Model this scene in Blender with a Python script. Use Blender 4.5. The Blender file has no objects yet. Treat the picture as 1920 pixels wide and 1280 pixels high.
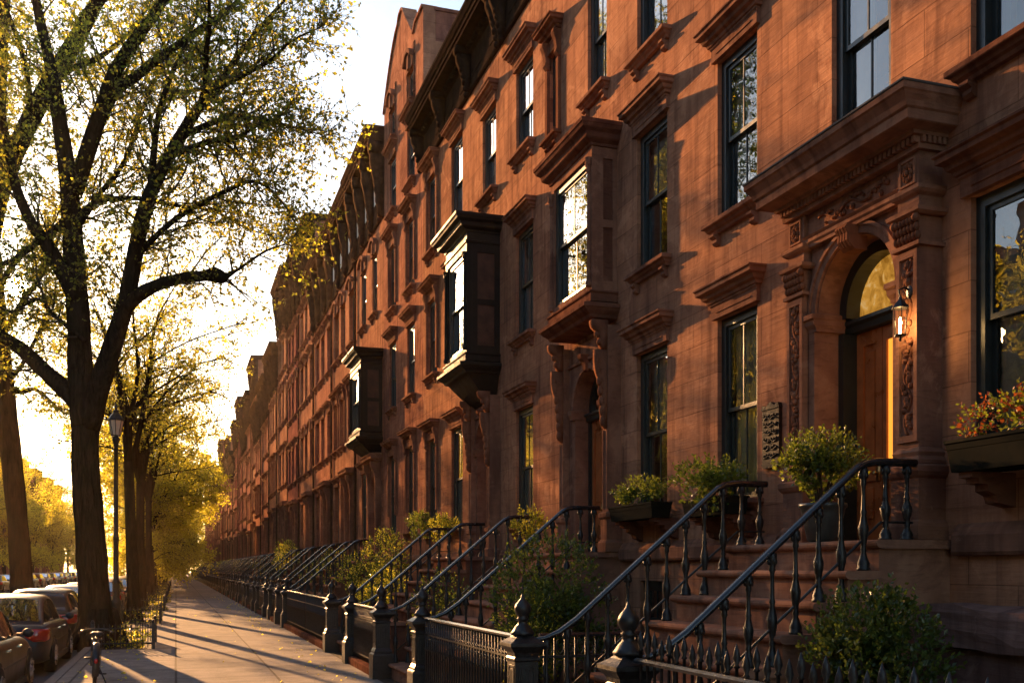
import bpy, math, random
from math import sin, cos, pi, radians
from mathutils import Vector, Matrix

SC = bpy.context.scene
COL = SC.collection
rnd = random.Random(7)

# ------------------------------------------------------------------ helpers
class MB:
    """collects faces; build() links them as one mesh object"""
    def __init__(s):
        s.v = []; s.f = []; s.m = []
    def add(s, vs, fs, mi=0):
        o = len(s.v); s.v.extend(vs)
        for f in fs:
            s.f.append(tuple(i + o for i in f)); s.m.append(mi)
    def quad(s, a, b, c, d, mi=0):
        s.add([a, b, c, d], [(0, 1, 2, 3)], mi)
    def box(s, x0, x1, y0, y1, z0, z1, mi=0):
        s.add([(x0,y0,z0),(x1,y0,z0),(x1,y1,z0),(x0,y1,z0),(x0,y0,z1),(x1,y0,z1),(x1,y1,z1),(x0,y1,z1)],
              [(0,3,2,1),(4,5,6,7),(0,1,5,4),(1,2,6,5),(2,3,7,6),(3,0,4,7)], mi)
    def loft(s, rings, cap=True, mi=0, closed=True):
        n = len(rings[0]); vs = [p for r in rings for p in r]; fs = []
        for i in range(len(rings)-1):
            for j in range(n if closed else n-1):
                k = (j+1) % n
                fs.append((i*n+j, i*n+k, (i+1)*n+k, (i+1)*n+j))
        if cap:
            fs.append(tuple(range(n-1, -1, -1))); b = (len(rings)-1)*n
            fs.append(tuple(range(b, b+n)))
        s.add(vs, fs, mi)
    def prism_x(s, poly, x0, x1, mi=0):          # poly of (y,z) swept along x
        s.loft([[(x0,a,b) for a,b in poly], [(x1,a,b) for a,b in poly]], True, mi)
    def prism_y(s, poly, y0, y1, mi=0):          # poly of (x,z) swept along y
        s.loft([[(a,y0,b) for a,b in poly], [(a,y1,b) for a,b in poly]], True, mi)
    def lathe(s, prof, c=(0,0,0), n=10, mi=0, ax='z', cap=True):
        rings = []
        for r, h in prof:
            ring = []
            for j in range(n):
                a = 2*pi*j/n
                if ax == 'z': ring.append((c[0]+r*cos(a), c[1]+r*sin(a), c[2]+h))
                elif ax == 'x': ring.append((c[0]+h, c[1]+r*cos(a), c[2]+r*sin(a)))
                else: ring.append((c[0]+r*cos(a), c[1]+h, c[2]+r*sin(a)))
            rings.append(ring)
        s.loft(rings, cap, mi)
    def ball(s, c, rx, ry, rz, n=7, m=5, mi=0):
        rings = []
        for i in range(m+1):
            t = pi*(i+0.15)/(m+0.3)
            rings.append([(c[0]+rx*sin(t)*cos(2*pi*j/n), c[1]+ry*sin(t)*sin(2*pi*j/n), c[2]-rz*cos(t)) for j in range(n)])
        s.loft(rings, True, mi)
    def tube(s, pts, rad, n=6, mi=0, cap=True):
        if isinstance(rad, (int, float)): rad = [rad]*len(pts)
        P = [Vector(p) for p in pts]; rings = []
        up = None
        for i, p in enumerate(P):
            d = (P[min(i+1, len(P)-1)] - P[max(i-1, 0)])
            if d.length < 1e-9: d = Vector((0,0,1))
            d.normalize()
            if up is None:
                up = Vector((0,0,1)) if abs(d.z) < 0.9 else Vector((1,0,0))
            u = d.cross(up)
            if u.length < 1e-4: u = d.cross(Vector((1,0.3,0)))
            u.normalize(); w = u.cross(d); up = w.copy()
            r = rad[i]
            rings.append([tuple(p + u*(r*cos(2*pi*j/n)) + w*(r*sin(2*pi*j/n))) for j in range(n)])
        s.loft(rings, cap, mi)
    def mould(s, y0, y1, xf, prof, xb=None, ss=1.0, mi=0):
        """stacked profile (out, z) wrapped round three sides, out = towards -x"""
        xb = xf + 0.03 if xb is None else xb
        rings = []
        for o, z in prof:
            rings.append([(xb, y0-o*ss, z), (xf-o, y0-o*ss, z), (xf-o, y1+o*ss, z), (xb, y1+o*ss, z)])
        s.loft(rings, True, mi)
    def build(s, name, mat=None, parent=None, smooth=False, off=None):
        me = bpy.data.meshes.new(name)
        vs = s.v
        if off is None and parent is not None:
            q = parent
            while q.parent: q = q.parent
            off = q.location
        if off is not None:
            ox, oy, oz = off
            vs = [(a-ox, b-oy, c-oz) for a, b, c in vs]
        me.from_pydata(vs, [], s.f)
        mats = mat if isinstance(mat, (list, tuple)) else [mat]
        for m in mats: me.materials.append(m)
        if len(mats) > 1: me.polygons.foreach_set('material_index', s.m)
        if smooth: me.polygons.foreach_set('use_smooth', [True]*len(s.f))
        me.update()
        o = bpy.data.objects.new(name, me); COL.objects.link(o)
        if parent is not None: o.parent = parent
        return o

def tag(o, label=None, cat=None, group=None, kind=None):
    if label: o['label'] = label
    if cat: o['category'] = cat
    if group: o['group'] = group
    if kind: o['kind'] = kind
    return o
def empty(name, loc, label=None, cat=None, group=None):
    o = bpy.data.objects.new(name, None); COL.objects.link(o); o.location = loc
    o.empty_display_size = 0.2
    return tag(o, label, cat, group)
KIDS = {}
def kids(o): return [c for c in o.children]
def copy_tree(o, loc, rotz=0.0, label=None, group=None, scale=None):
    r = o.copy(); COL.objects.link(r); r.location = loc; r.rotation_euler = (0, 0, rotz)
    if scale: r.scale = scale
    if label: r['label'] = label
    if group: r['group'] = group
    for ch in kids(o):
        c = ch.copy(); COL.objects.link(c); c.parent = r
        for g in kids(ch):
            d = g.copy(); COL.objects.link(d); d.parent = c
    return r

# ------------------------------------------------------------------ materials
def new_mat(name):
    m = bpy.data.materials.new(name); m.use_nodes = True
    nt = m.node_tree; nt.nodes.clear()
    out = nt.nodes.new('ShaderNodeOutputMaterial')
    return m, nt, out
def N(nt, t, **kw):
    n = nt.nodes.new(t)
    for k, v in kw.items():
        if k in n.inputs.keys() if isinstance(k, str) else False: n.inputs[k].default_value = v
        else: setattr(n, k, v)
    return n
def ramp(nt, src, stops):
    r = nt.nodes.new('ShaderNodeValToRGB'); e = r.color_ramp.elements
    while len(e) < len(stops): e.new(0.5)
    for i, (p, c) in enumerate(stops):
        e[i].position = p; e[i].color = (c[0], c[1], c[2], 1)
    nt.links.new(src, r.inputs[0]); return r
def mixc(nt, f, a, b, mode='MIX'):
    m = nt.nodes.new('ShaderNodeMix'); m.data_type = 'RGBA'; m.blend_type = mode
    L = nt.links
    for sock, v in ((m.inputs[0], f), (m.inputs[6], a), (m.inputs[7], b)):
        if hasattr(v, 'is_output'): L.new(v, sock)
        elif isinstance(v, (int, float)): sock.default_value = v
        else: sock.default_value = (v[0], v[1], v[2], 1)
    return m.outputs[2]
def pos_map(nt, rot=(0,0,0), scl=(1,1,1), obj=False):
    if obj:
        t = nt.nodes.new('ShaderNodeTexCoord'); src = t.outputs['Object']
    else:
        g = nt.nodes.new('ShaderNodeNewGeometry'); src = g.outputs['Position']
    mp = nt.nodes.new('ShaderNodeMapping'); mp.inputs['Rotation'].default_value = rot; mp.inputs['Scale'].default_value = scl
    nt.links.new(src, mp.inputs[0]); return mp.outputs[0]
def noise(nt, vec, scale, detail=4, rough=0.55, dist=0.0):
    n = nt.nodes.new('ShaderNodeTexNoise'); n.inputs['Scale'].default_value = scale
    n.inputs['Detail'].default_value = detail; n.inputs['Roughness'].default_value = rough
    n.inputs['Distortion'].default_value = dist
    nt.links.new(vec, n.inputs['Vector']); return n.outputs['Fac']
def bump(nt, h, strength=0.3, dist=0.02, prev=None):
    b = nt.nodes.new('ShaderNodeBump'); b.inputs['Strength'].default_value = strength; b.inputs['Distance'].default_value = dist
    nt.links.new(h, b.inputs['Height'])
    if prev is not None: nt.links.new(prev, b.inputs['Normal'])
    return b.outputs[0]
def principled(nt, out, col, rough=0.6, metal=0.0, spec=0.5, nrm=None, coat=0.0):
    p = nt.nodes.new('ShaderNodeBsdfPrincipled')
    for key, v in (('Base Color', col), ('Roughness', rough)):
        if hasattr(v, 'is_output'): nt.links.new(v, p.inputs[key])
        elif isinstance(v, (int, float)): p.inputs[key].default_value = v
        else: p.inputs[key].default_value = (v[0], v[1], v[2], 1)
    p.inputs['Metallic'].default_value = metal; p.inputs['Specular IOR Level'].default_value = spec
    p.inputs['Coat Weight'].default_value = coat
    if nrm is not None: nt.links.new(nrm, p.inputs['Normal'])
    if out is not None: nt.links.new(p.outputs[0], out.inputs[0])
    return p

def brownstone(name, base, joints=True, stain=0.5, seed=0.0):
    m, nt, out = new_mat(name)
    v = pos_map(nt)
    def off(vec, k):
        a = nt.nodes.new('ShaderNodeVectorMath'); a.operation = 'ADD'; a.inputs[1].default_value = (seed*3.1+k, seed*7.7-k, k*2.3)
        nt.links.new(vec, a.inputs[0]); return a.outputs[0]
    n1 = noise(nt, off(v, 1), 0.55, 5, 0.6, 0.3)         # large weather patches
    n2 = noise(nt, off(v, 2), 6.0, 6, 0.65)              # mottling
    vs = pos_map(nt, (0.62, 0, 0), (1, 0.35, 5.0))       # slanted hand tooling
    n3 = noise(nt, vs, 5.5, 5, 0.6, 0.4)
    vd = pos_map(nt, (0,0,0), (1, 3.0, 0.22))            # rain runs
    n4 = noise(nt, vd, 2.2, 4, 0.6)
    b = base
    c = ramp(nt, n1, [(0.32, (b[0]*0.64, b[1]*0.63, b[2]*0.68)), (0.50, b), (0.70, (b[0]*1.16, b[1]*1.20, b[2]*1.18))]).outputs[0]
    c = mixc(nt, ramp(nt, n2, [(0.35,(0,0,0)),(0.7,(1,1,1))]).outputs[0], mixc(nt, 0.42, c, (b[0]*0.40,b[1]*0.37,b[2]*0.38)), c)
    st = ramp(nt, n3, [(0.56,(0,0,0)),(0.70,(1,1,1))]).outputs[0]
    c = mixc(nt, st, c, mixc(nt, 0.42, c, (b[0]*0.25,b[1]*0.24,b[2]*0.26)))
    if stain:
        s4 = ramp(nt, n4, [(0.48,(0,0,0)),(0.68,(min(0.95,stain*2.2),)*3)]).outputs[0]
        c = mixc(nt, s4, c, (b[0]*0.38,b[1]*0.37,b[2]*0.42))
        n6 = noise(nt, off(v, 5), 1.7, 7, 0.7, 0.8)                # worn and flaked patches
        c = mixc(nt, ramp(nt, n6, [(0.56,(0,0,0)),(0.63,(0.5,0.5,0.5))]).outputs[0], c, (min(1,b[0]*1.22),b[1]*1.32,b[2]*1.35))
        c = mixc(nt, ramp(nt, n6, [(0.36,(0.6,0.6,0.6)),(0.43,(0,0,0))]).outputs[0], c, (b[0]*0.50,b[1]*0.48,b[2]*0.52))
    nrm = bump(nt, n2, 0.30, 0.014)
    nrm = bump(nt, n3, 0.48, 0.016, nrm)
    if joints:
        sx = nt.nodes.new('ShaderNodeSeparateXYZ'); nt.links.new(v, sx.inputs[0])
        cx = nt.nodes.new('ShaderNodeCombineXYZ'); nt.links.new(sx.outputs[1], cx.inputs[0]); nt.links.new(sx.outputs[2], cx.inputs[1])
        br = nt.nodes.new('ShaderNodeTexBrick'); nt.links.new(cx.outputs[0], br.inputs['Vector'])
        br.inputs['Scale'].default_value = 1.0; br.inputs['Brick Width'].default_value = 0.92; br.inputs['Row Height'].default_value = 0.37
        br.inputs['Mortar Size'].default_value = 0.006; br.inputs['Mortar Smooth'].default_value = 0.5
        br.inputs['Color1'].default_value = (0.80,0.80,0.82,1); br.inputs['Color2'].default_value = (1.13,1.09,1.05,1); br.inputs['Mortar'].default_value = (0.52,0.5,0.5,1)
        c = mixc(nt, 0.8, c, br.outputs['Color'], 'MULTIPLY')
        iv = nt.nodes.new('ShaderNodeMath'); iv.operation = 'SUBTRACT'; iv.inputs[0].default_value = 1.0; nt.links.new(br.outputs['Fac'], iv.inputs[1])
        nrm = bump(nt, iv.outputs[0], 0.35, 0.006, nrm)
    principled(nt, out, c, 0.9, 0, 0.0, nrm)
    return m

def simple(name, col, rough=0.5, metal=0.0, spec=0.5, var=0.25, nscale=8.0, bmp=0.15, coat=0.0, obj=True):
    m, nt, out = new_mat(name)
    v = pos_map(nt, obj=obj)
    n = noise(nt, v, nscale, 5, 0.6)
    c = ramp(nt, n, [(0.3, tuple(x*(1-var) for x in col)), (0.7, tuple(min(1, x*(1+var)) for x in col))]).outputs[0]
    r = ramp(nt, n, [(0.3, (rough*0.8,)*3), (0.7, (min(1, rough*1.2),)*3)]).outputs[0]
    principled(nt, out, c, r, metal, spec, bump(nt, n, bmp, 0.01) if bmp else None, coat)
    return m

def leaf_mat(name, dark, light, trans, tw=0.5, rough=0.45):
    m, nt, out = new_mat(name)
    v = pos_map(nt)
    n = noise(nt, v, 9.0, 3, 0.7)
    c = ramp(nt, n, [(0.32, dark), (0.68, light)]).outputs[0]
    p = principled(nt, None, c, rough, 0, 0.4)
    t = nt.nodes.new('ShaderNodeBsdfTranslucent')
    tc = ramp(nt, n, [(0.3, tuple(x*0.75 for x in trans)), (0.7, trans)]).outputs[0]
    nt.links.new(tc, t.inputs[0])
    mx = nt.nodes.new('ShaderNodeMixShader'); mx.inputs[0].default_value = tw
    nt.links.new(p.outputs[0], mx.inputs[1]); nt.links.new(t.outputs[0], mx.inputs[2]); nt.links.new(mx.outputs[0], out.inputs[0])
    return m

def glass_mat(name, tint=(0.88,0.92,0.90), boost=2.8, rough=0.0, wav=0.05):
    m, nt, out = new_mat(name)
    v = pos_map(nt)
    nrm = bump(nt, noise(nt, v, 2.6, 2, 0.5), wav, 0.05)
    fr = nt.nodes.new('ShaderNodeFresnel'); fr.inputs[0].default_value = 1.52; nt.links.new(nrm, fr.inputs['Normal'])
    mu = nt.nodes.new('ShaderNodeMath'); mu.operation = 'MULTIPLY'; mu.use_clamp = True; mu.inputs[1].default_value = boost
    nt.links.new(fr.outputs[0], mu.inputs[0])
    tr = nt.nodes.new('ShaderNodeBsdfTransparent'); tr.inputs[0].default_value = (*tint, 1)
    gl = nt.nodes.new('ShaderNodeBsdfGlossy'); gl.inputs['Roughness'].default_value = rough; gl.inputs[0].default_value = (0.95,0.96,0.97,1)
    nt.links.new(nrm, gl.inputs['Normal'])
    mx = nt.nodes.new('ShaderNodeMixShader'); nt.links.new(mu.outputs[0], mx.inputs[0])
    nt.links.new(tr.outputs[0], mx.inputs[1]); nt.links.new(gl.outputs[0], mx.inputs[2]); nt.links.new(mx.outputs[0], out.inputs[0])
    return m

def emis_mat(name, col, strength):
    m, nt, out = new_mat(name)
    e = nt.nodes.new('ShaderNodeEmission'); e.inputs[0].default_value = (*col, 1); e.inputs[1].default_value = strength
    nt.links.new(e.outputs[0], out.inputs[0]); return m

M = {}
M['stone']  = brownstone('brownstone_wall', (0.47,0.232,0.132), True, 0.35, 0)
M['stone2'] = brownstone('brownstone_wall_red', (0.43,0.198,0.122), True, 0.45, 3)
M['stone3'] = brownstone('brownstone_wall_warm', (0.46,0.222,0.126), True, 0.45, 5)
M['stone4'] = brownstone('tan_sandstone_wall', (0.50,0.265,0.150), True, 0.4, 11)
M['stone5'] = brownstone('plum_brownstone_wall', (0.30,0.120,0.085), True, 0.5, 13)
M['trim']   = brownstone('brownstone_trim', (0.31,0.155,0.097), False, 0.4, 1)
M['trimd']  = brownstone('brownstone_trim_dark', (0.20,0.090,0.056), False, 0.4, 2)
M['carve']  = brownstone('brownstone_carved', (0.24,0.105,0.060), False, 0.5, 4)
M['step']   = brownstone('brownstone_step', (0.36,0.185,0.118), False, 0.3, 6)
M['rough']  = brownstone('rough_foundation_stone', (0.22,0.13,0.105), False, 0.6, 8)
M['party']  = brownstone('party_wall_brick', (0.30,0.12,0.085), True, 0.6, 9)
M['cornice']= simple('dark_painted_cornice', (0.030,0.020,0.014), 0.85, 0, 0.0, 0.4, 5.0, 0.2)
M['corniceb']= simple('brown_painted_cornice', (0.085,0.048,0.028), 0.85, 0, 0.0, 0.4, 5.0, 0.2)
M['oriel']  = simple('dark_green_painted_wood', (0.020,0.016,0.012), 0.6, 0, 0.15, 0.3, 6.0, 0.15)
M['roof']   = simple('roof_felt', (0.09,0.085,0.08), 0.9, 0, 0.3, 0.3, 3.0, 0.2)
M['frame']  = simple('window_frame_paint', (0.016,0.022,0.021), 0.38, 0, 0.5, 0.3, 12.0, 0.1)
M['iron']   = simple('black_iron_paint', (0.012,0.012,0.012), 0.42, 0, 0.5, 0.7, 22.0, 0.6)
M['ironrail']= simple('worn_black_rail_paint', (0.016,0.016,0.018), 0.24, 0, 0.7, 0.5, 14.0, 0.2)
M['glass']  = glass_mat('window_glass')
M['carglass']= glass_mat('car_glass', (0.12,0.15,0.14), 2.2, 0.0, 0.01)
M['curtain']= simple('sheer_curtain', (0.80,0.79,0.70), 0.9, 0, 0.1, 0.15, 3.0, 0.1)
M['blind']  = simple('linen_roller_blind', (0.74,0.72,0.62), 0.9, 0, 0.1, 0.15, 20.0, 0.1)
M['room']   = simple('room_shade_backing', (0.035,0.030,0.024), 0.9, 0, 0.1, 0.3, 1.0, 0)  # near-black colour paints in the shade of unlit rooms behind glass
M['wood']   = simple('varnished_mahogany', (0.34,0.105,0.030), 0.30, 0, 0.5, 0.45, 4.0, 0.1)
M['panel']  = simple('dark_stained_panel', (0.075,0.034,0.020), 0.45, 0, 0.3, 0.4, 6.0, 0.1)
M['brass']  = simple('aged_brass', (0.45,0.28,0.10), 0.35, 1.0, 0.5, 0.3, 20, 0.1)
M['amber']  = emis_mat('lit_amber_door_glass', (1.0,0.36,0.04), 0.42)
def fan_mat():
    m, nt, out = new_mat('lit_fanlight_glass'); v = pos_map(nt)
    n = noise(nt, v, 5.0, 5, 0.65, 1.5)
    e = nt.nodes.new('ShaderNodeEmission'); e.inputs[1].default_value = 0.22
    nt.links.new(ramp(nt, n, [(0.35,(0.35,0.14,0.012)),(0.56,(0.85,0.40,0.06)),(0.70,(1.0,0.70,0.32))]).outputs[0], e.inputs[0])
    g = nt.nodes.new('ShaderNodeBsdfGlossy'); g.inputs['Roughness'].default_value = 0.02
    mx = nt.nodes.new('ShaderNodeMixShader'); mx.inputs[0].default_value = 0.15
    nt.links.new(e.outputs[0], mx.inputs[1]); nt.links.new(g.outputs[0], mx.inputs[2]); nt.links.new(mx.outputs[0], out.inputs[0]); return m
M['fan']    = fan_mat()
M['flame']  = emis_mat('lamp_bulb', (1.0,0.62,0.22), 40.0)
M['bark']   = None
M['pot']    = simple('glazed_dark_pot', (0.05,0.055,0.05), 0.35, 0, 0.5, 0.3, 9.0, 0.15)
M['planter']= simple('black_planter_box', (0.012,0.013,0.010), 0.8, 0, 0.02, 0.4, 9.0, 0.2)
M['soil']   = simple('soil', (0.035,0.024,0.016), 0.95, 0, 0.1, 0.5, 30.0, 0.6)
M['plaque'] = simple('dark_bronze_plaque', (0.030,0.023,0.016), 0.65, 0.1, 0.2, 0.5, 25.0, 0.3)
M['lampglass']= simple('frosted_lamp_glass', (0.75,0.66,0.52), 0.35, 0, 0.5, 0.08, 8.0, 0)
M['rubber'] = simple('tyre_rubber', (0.012,0.012,0.012), 0.8, 0, 0.3, 0.3, 20, 0.2)
M['rim']    = simple('alloy_rim', (0.35,0.35,0.36), 0.3, 1.0, 0.5, 0.2, 20, 0.0)
M['tail']   = simple('red_lamp_lens', (0.42,0.008,0.006), 0.12, 0, 0.6, 0.2, 40, 0.0, 0.5)
M['plate']  = simple('pale_plate', (0.55,0.5,0.36), 0.5, 0, 0.5, 0.1, 8, 0)
M['blacktrim']= simple('black_plastic_trim', (0.015,0.015,0.016), 0.5, 0, 0.5, 0.2, 30, 0.1)
M['chrome'] = simple('bright_metal', (0.6,0.6,0.6), 0.2, 1.0, 0.5, 0.1, 10, 0)
M['saddle'] = simple('black_saddle', (0.014,0.013,0.012), 0.42, 0, 0.5, 0.3, 20, 0.15)
def car_paint(name, col):
    return simple(name, col, 0.38, 0.0, 0.2, 0.06, 2.0, 0.0, 0.08)
M['leaf']   = leaf_mat('spring_leaf', (0.045,0.058,0.010), (0.085,0.100,0.018), (0.44,0.46,0.05), 0.55)
M['leafy']  = leaf_mat('yellow_green_leaf', (0.11,0.12,0.015), (0.20,0.20,0.025), (0.95,0.86,0.08), 0.72)
M['shrub']  = leaf_mat('dark_shrub_leaf', (0.022,0.040,0.012), (0.07,0.11,0.028), (0.22,0.27,0.04), 0.35, 0.24)
M['bright'] = leaf_mat('bright_herb_leaf', (0.06,0.10,0.012), (0.13,0.19,0.025), (0.40,0.45,0.04), 0.45, 0.4)
M['redleaf']= leaf_mat('red_flower_leaf', (0.22,0.035,0.02), (0.40,0.09,0.03), (0.55,0.14,0.03), 0.4, 0.5)
M['twig']   = simple('twig_bark', (0.060,0.044,0.030), 0.9, 0, 0.2, 0.3, 20, 0.2)

def bark_mat():
    m, nt, out = new_mat('furrowed_bark')
    v = pos_map(nt, (0,0,0), (1,1,0.16))
    n = noise(nt, v, 15.0, 6, 0.65, 0.6); n2 = noise(nt, pos_map(nt), 2.2, 4, 0.6)
    c = ramp(nt, n, [(0.34,(0.013,0.009,0.006)),(0.66,(0.052,0.035,0.023))]).outputs[0]
    c = mixc(nt, ramp(nt, n2, [(0.45,(0,0,0)),(0.7,(0.5,0.5,0.5))]).outputs[0], c, (0.034,0.029,0.018))
    principled(nt, out, c, 0.95, 0, 0.0, bump(nt, n, 0.9, 0.05))
    return m
M['bark'] = bark_mat()

def paving_mat():
    m, nt, out = new_mat('bluestone_paving')
    v = pos_map(nt)
    br = nt.nodes.new('ShaderNodeTexBrick'); nt.links.new(v, br.inputs['Vector'])
    br.offset = 0.0; br.inputs['Scale'].default_value = 1.0
    br.inputs['Brick Width'].default_value = 1.42; br.inputs['Row Height'].default_value = 1.55
    br.inputs['Mortar Size'].default_value = 0.020; br.inputs['Mortar Smooth'].default_value = 0.3
    br.inputs['Color1'].default_value = (0.78,0.78,0.78,1); br.inputs['Color2'].default_value = (1.12,1.08,1.04,1); br.inputs['Mortar'].default_value = (0.34,0.32,0.30,1)
    n = noise(nt, v, 2.0, 7, 0.65, 0.2); n2 = noise(nt, v, 45.0, 4, 0.7)
    c = ramp(nt, n, [(0.32,(0.185,0.166,0.150)),(0.52,(0.270,0.244,0.222)),(0.72,(0.340,0.307,0.280))]).outputs[0]
    c = mixc(nt, 1.0, c, br.outputs['Color'], 'MULTIPLY')
    c = mixc(nt, ramp(nt, n2, [(0.3,(0.35,0.35,0.35)),(0.6,(0,0,0))]).outputs[0], c, (0.10,0.09,0.08))
    # gum spots and old stains
    vo = nt.nodes.new('ShaderNodeTexVoronoi'); vo.inputs['Scale'].default_value = 1.7; nt.links.new(v, vo.inputs['Vector'])
    sp = ramp(nt, vo.outputs['Distance'], [(0.035,(1,1,1)),(0.05,(0,0,0))]).outputs[0]
    c = mixc(nt, sp, c, (0.08,0.075,0.07))
    vn = pos_map(nt, (0,0,0), (2.0,0.5,1)); n5 = noise(nt, vn, 1.1, 6, 0.7, 1.2)
    cr = ramp(nt, n5, [(0.488,(0,0,0)),(0.497,(0.55,0.55,0.55)),(0.506,(0,0,0))]).outputs[0]
    c = mixc(nt, cr, c, (0.09,0.08,0.07))
    iv = nt.nodes.new('ShaderNodeMath'); iv.operation = 'SUBTRACT'; iv.inputs[0].default_value = 1.0; nt.links.new(br.outputs['Fac'], iv.inputs[1])
    nrm = bump(nt, iv.outputs[0], 0.6, 0.012)
    nrm = bump(nt, n, 0.35, 0.06, nrm); nrm = bump(nt, n2, 0.25, 0.006, nrm)
    r = ramp(nt, n, [(0.3,(0.45,)*3),(0.7,(0.75,)*3)]).outputs[0]
    principled(nt, out, c, 0.92, 0, 0.04, nrm); return m
M['paving'] = paving_mat()
M['kerb'] = simple('granite_kerb', (0.21,0.19,0.17), 0.85, 0, 0.1, 0.3, 14.0, 0.3, obj=False)
M['asphalt'] = simple('asphalt', (0.050,0.048,0.046), 0.75, 0, 0.4, 0.35, 22.0, 0.5, obj=False)
M['earth'] = simple('bare_earth', (0.060,0.042,0.028), 0.95, 0, 0.1, 0.5, 14.0, 0.8, obj=False)
M['groundm'] = simple('city_ground', (0.075,0.068,0.060), 0.9, 0, 0.2, 0.3, 2.0, 0.3, obj=False)

XF = 5.5                                   # the row of facades stands on this line
# ------------------------------------------------------------------ facade pieces
def wall_grid(mb, y0, y1, z0, z1, holes, x=XF, depth=0.24):
    ys = sorted({y0, y1} | {a for h in holes for a in h[:2] if y0 < a < y1})
    zs = sorted({z0, z1} | {a for h in holes for a in h[2:] if z0 < a < z1})
    for i in range(len(ys)-1):
        for j in range(len(zs)-1):
            yc = (ys[i]+ys[i+1])/2; zc = (zs[j]+zs[j+1])/2
            if any(h[0] < yc < h[1] and h[2] < zc < h[3] for h in holes): continue
            mb.quad((x,ys[i+1],zs[j]), (x,ys[i],zs[j]), (x,ys[i],zs[j+1]), (x,ys[i+1],zs[j+1]))
    for a, b, c, d in holes:
        X = x + depth
        mb.quad((x,a,c),(X,a,c),(X,a,d),(x,a,d)); mb.quad((x,b,c),(x,b,d),(X,b,d),(X,b,c))
        mb.quad((x,a,d),(X,a,d),(X,b,d),(x,b,d)); mb.quad((x,a,c),(x,b,c),(X,b,c),(X,a,c))

def shell(root, y0, y1, top, holes, mat, depth=9.0, front=None):
    g = 0.0004
    mb = MB(); wall_grid(mb, y0+g, y1-g, -0.1, top, holes)
    mb.box(XF+0.004, XF+depth, y0+g, y0+g+0.012, -0.1, top)          # thin party walls
    mb.box(XF+0.004, XF+depth, y1-g-0.012, y1-g, -0.1, top)
    mb.box(XF+depth-0.01, XF+depth, y0+g+0.014, y1-g-0.014, -0.1, top)
    if front: front(mb)
    w = mb.build('wall', mat, root)
    mr = MB(); mr.box(XF+0.012, XF+depth-0.012, y0+g+0.014, y1-g-0.014, top-0.12, top-0.02)
    mr.build('roof', M['roof'], root)
    mi = MB()                                                     # inner backing, its dark colour stands for unlit rooms
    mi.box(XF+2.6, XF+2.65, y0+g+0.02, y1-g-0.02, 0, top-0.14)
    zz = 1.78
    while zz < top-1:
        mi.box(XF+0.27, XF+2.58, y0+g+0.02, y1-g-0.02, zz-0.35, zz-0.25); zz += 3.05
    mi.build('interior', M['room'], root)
    return w

HOOD = [(0.0,0.005),(0.045,0.005),(0.045,0.135),(0.06,0.15),(0.06,0.165)]
HOODC = [(0.062,0.167),(0.075,0.172),(0.085,0.20),(0.12,0.215),(0.135,0.25),(0.175,0.262),(0.185,0.268),(0.185,0.305),(0.205,0.318),(0.205,0.335),(0.0,0.35)]
SILL = [(0.0,-0.125),(0.045,-0.125),(0.06,-0.10),(0.085,-0.085),(0.10,-0.06),(0.13,-0.052),(0.135,-0.045),(0.135,-0.008),(0.125,0.0),(0.0,0.012)]

def lintel(root, par, a, b, z, kind, mat):
    mb = MB(); xf = XF
    if kind == 'plain':
        mb.mould(a-0.045, b+0.045, xf, [(o, z+h) for o, h in HOOD], ss=0.3)
        mb.box(xf-0.055, xf-0.046, a+0.05, b-0.05, z+0.062, z+0.078)
        mb.mould(a-0.045, b+0.045, xf, [(o, z+h) for o, h in HOODC], ss=0.62)
    elif kind == 'bracket':
        mb.mould(a-0.06, b+0.06, xf, [(o, z+h) for o, h in HOOD], ss=0.3)
        mb.mould(a-0.06, b+0.06, xf, [(o*1.15, z+0.06+h) for o, h in HOODC], ss=0.62)
        for yy in (a-0.05, b+0.05):
            mb.prism_y([(xf+0.02,z+0.22),(xf-0.12,z+0.22),(xf-0.13,z+0.16),(xf-0.09,z+0.06),(xf-0.07,z-0.06),(xf-0.085,z-0.12),(xf-0.04,z-0.18),(xf+0.02,z-0.2)], yy-0.05, yy+0.05)
        mb.box(xf-0.05, xf+0.02, a-0.10, a-0.002, z-1.6, z-0.205); mb.box(xf-0.05, xf+0.02, b+0.002, b+0.10, z-1.6, z-0.205)
    elif kind == 'arch':                                          # segmental hood
        n = 8; pts = []; w = (b-a)/2+0.09; yc = (a+b)/2
        for i in range(n+1):
            t = -1+2*i/n; pts.append((yc+w*t, z+0.20+0.20*(1-t*t)))
        out = [(p[0]+ (p[0]-yc)*0.06, p[1]+0.10) for p in pts]
        mb.prism_x(pts + out[::-1], xf-0.14, xf+0.02)
        inn = [(a-0.03, z+0.01)] + [(yc+(p[0]-yc)*0.96, p[1]-0.004) for p in pts] + [(b+0.03, z+0.01)]
        mb.prism_x(inn, xf-0.05, xf+0.02)
        mb.prism_x([(yc-0.07,z+0.02),(yc+0.07,z+0.02),(yc+0.09,z+0.36),(yc-0.09,z+0.36)], xf-0.10, xf-0.052)
    mb.build('lintel', mat, par)

def sill(root, par, a, b, z, mat, corbel=True):
    mb = MB()
    mb.mould(a-0.03, b+0.03, XF, [(o, z+h) for o, h in SILL], ss=0.7)
    if corbel:
        for yy in (a+0.02, b-0.02):
            mb.prism_y([(XF+0.02,z-0.128),(XF-0.085,z-0.128),(XF-0.09,z-0.155),(XF-0.05,z-0.18),(XF-0.055,z-0.215),(XF-0.03,z-0.24),(XF+0.02,z-0.245)], yy-0.045, yy+0.045)
    mb.build('sill', mat, par)

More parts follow.
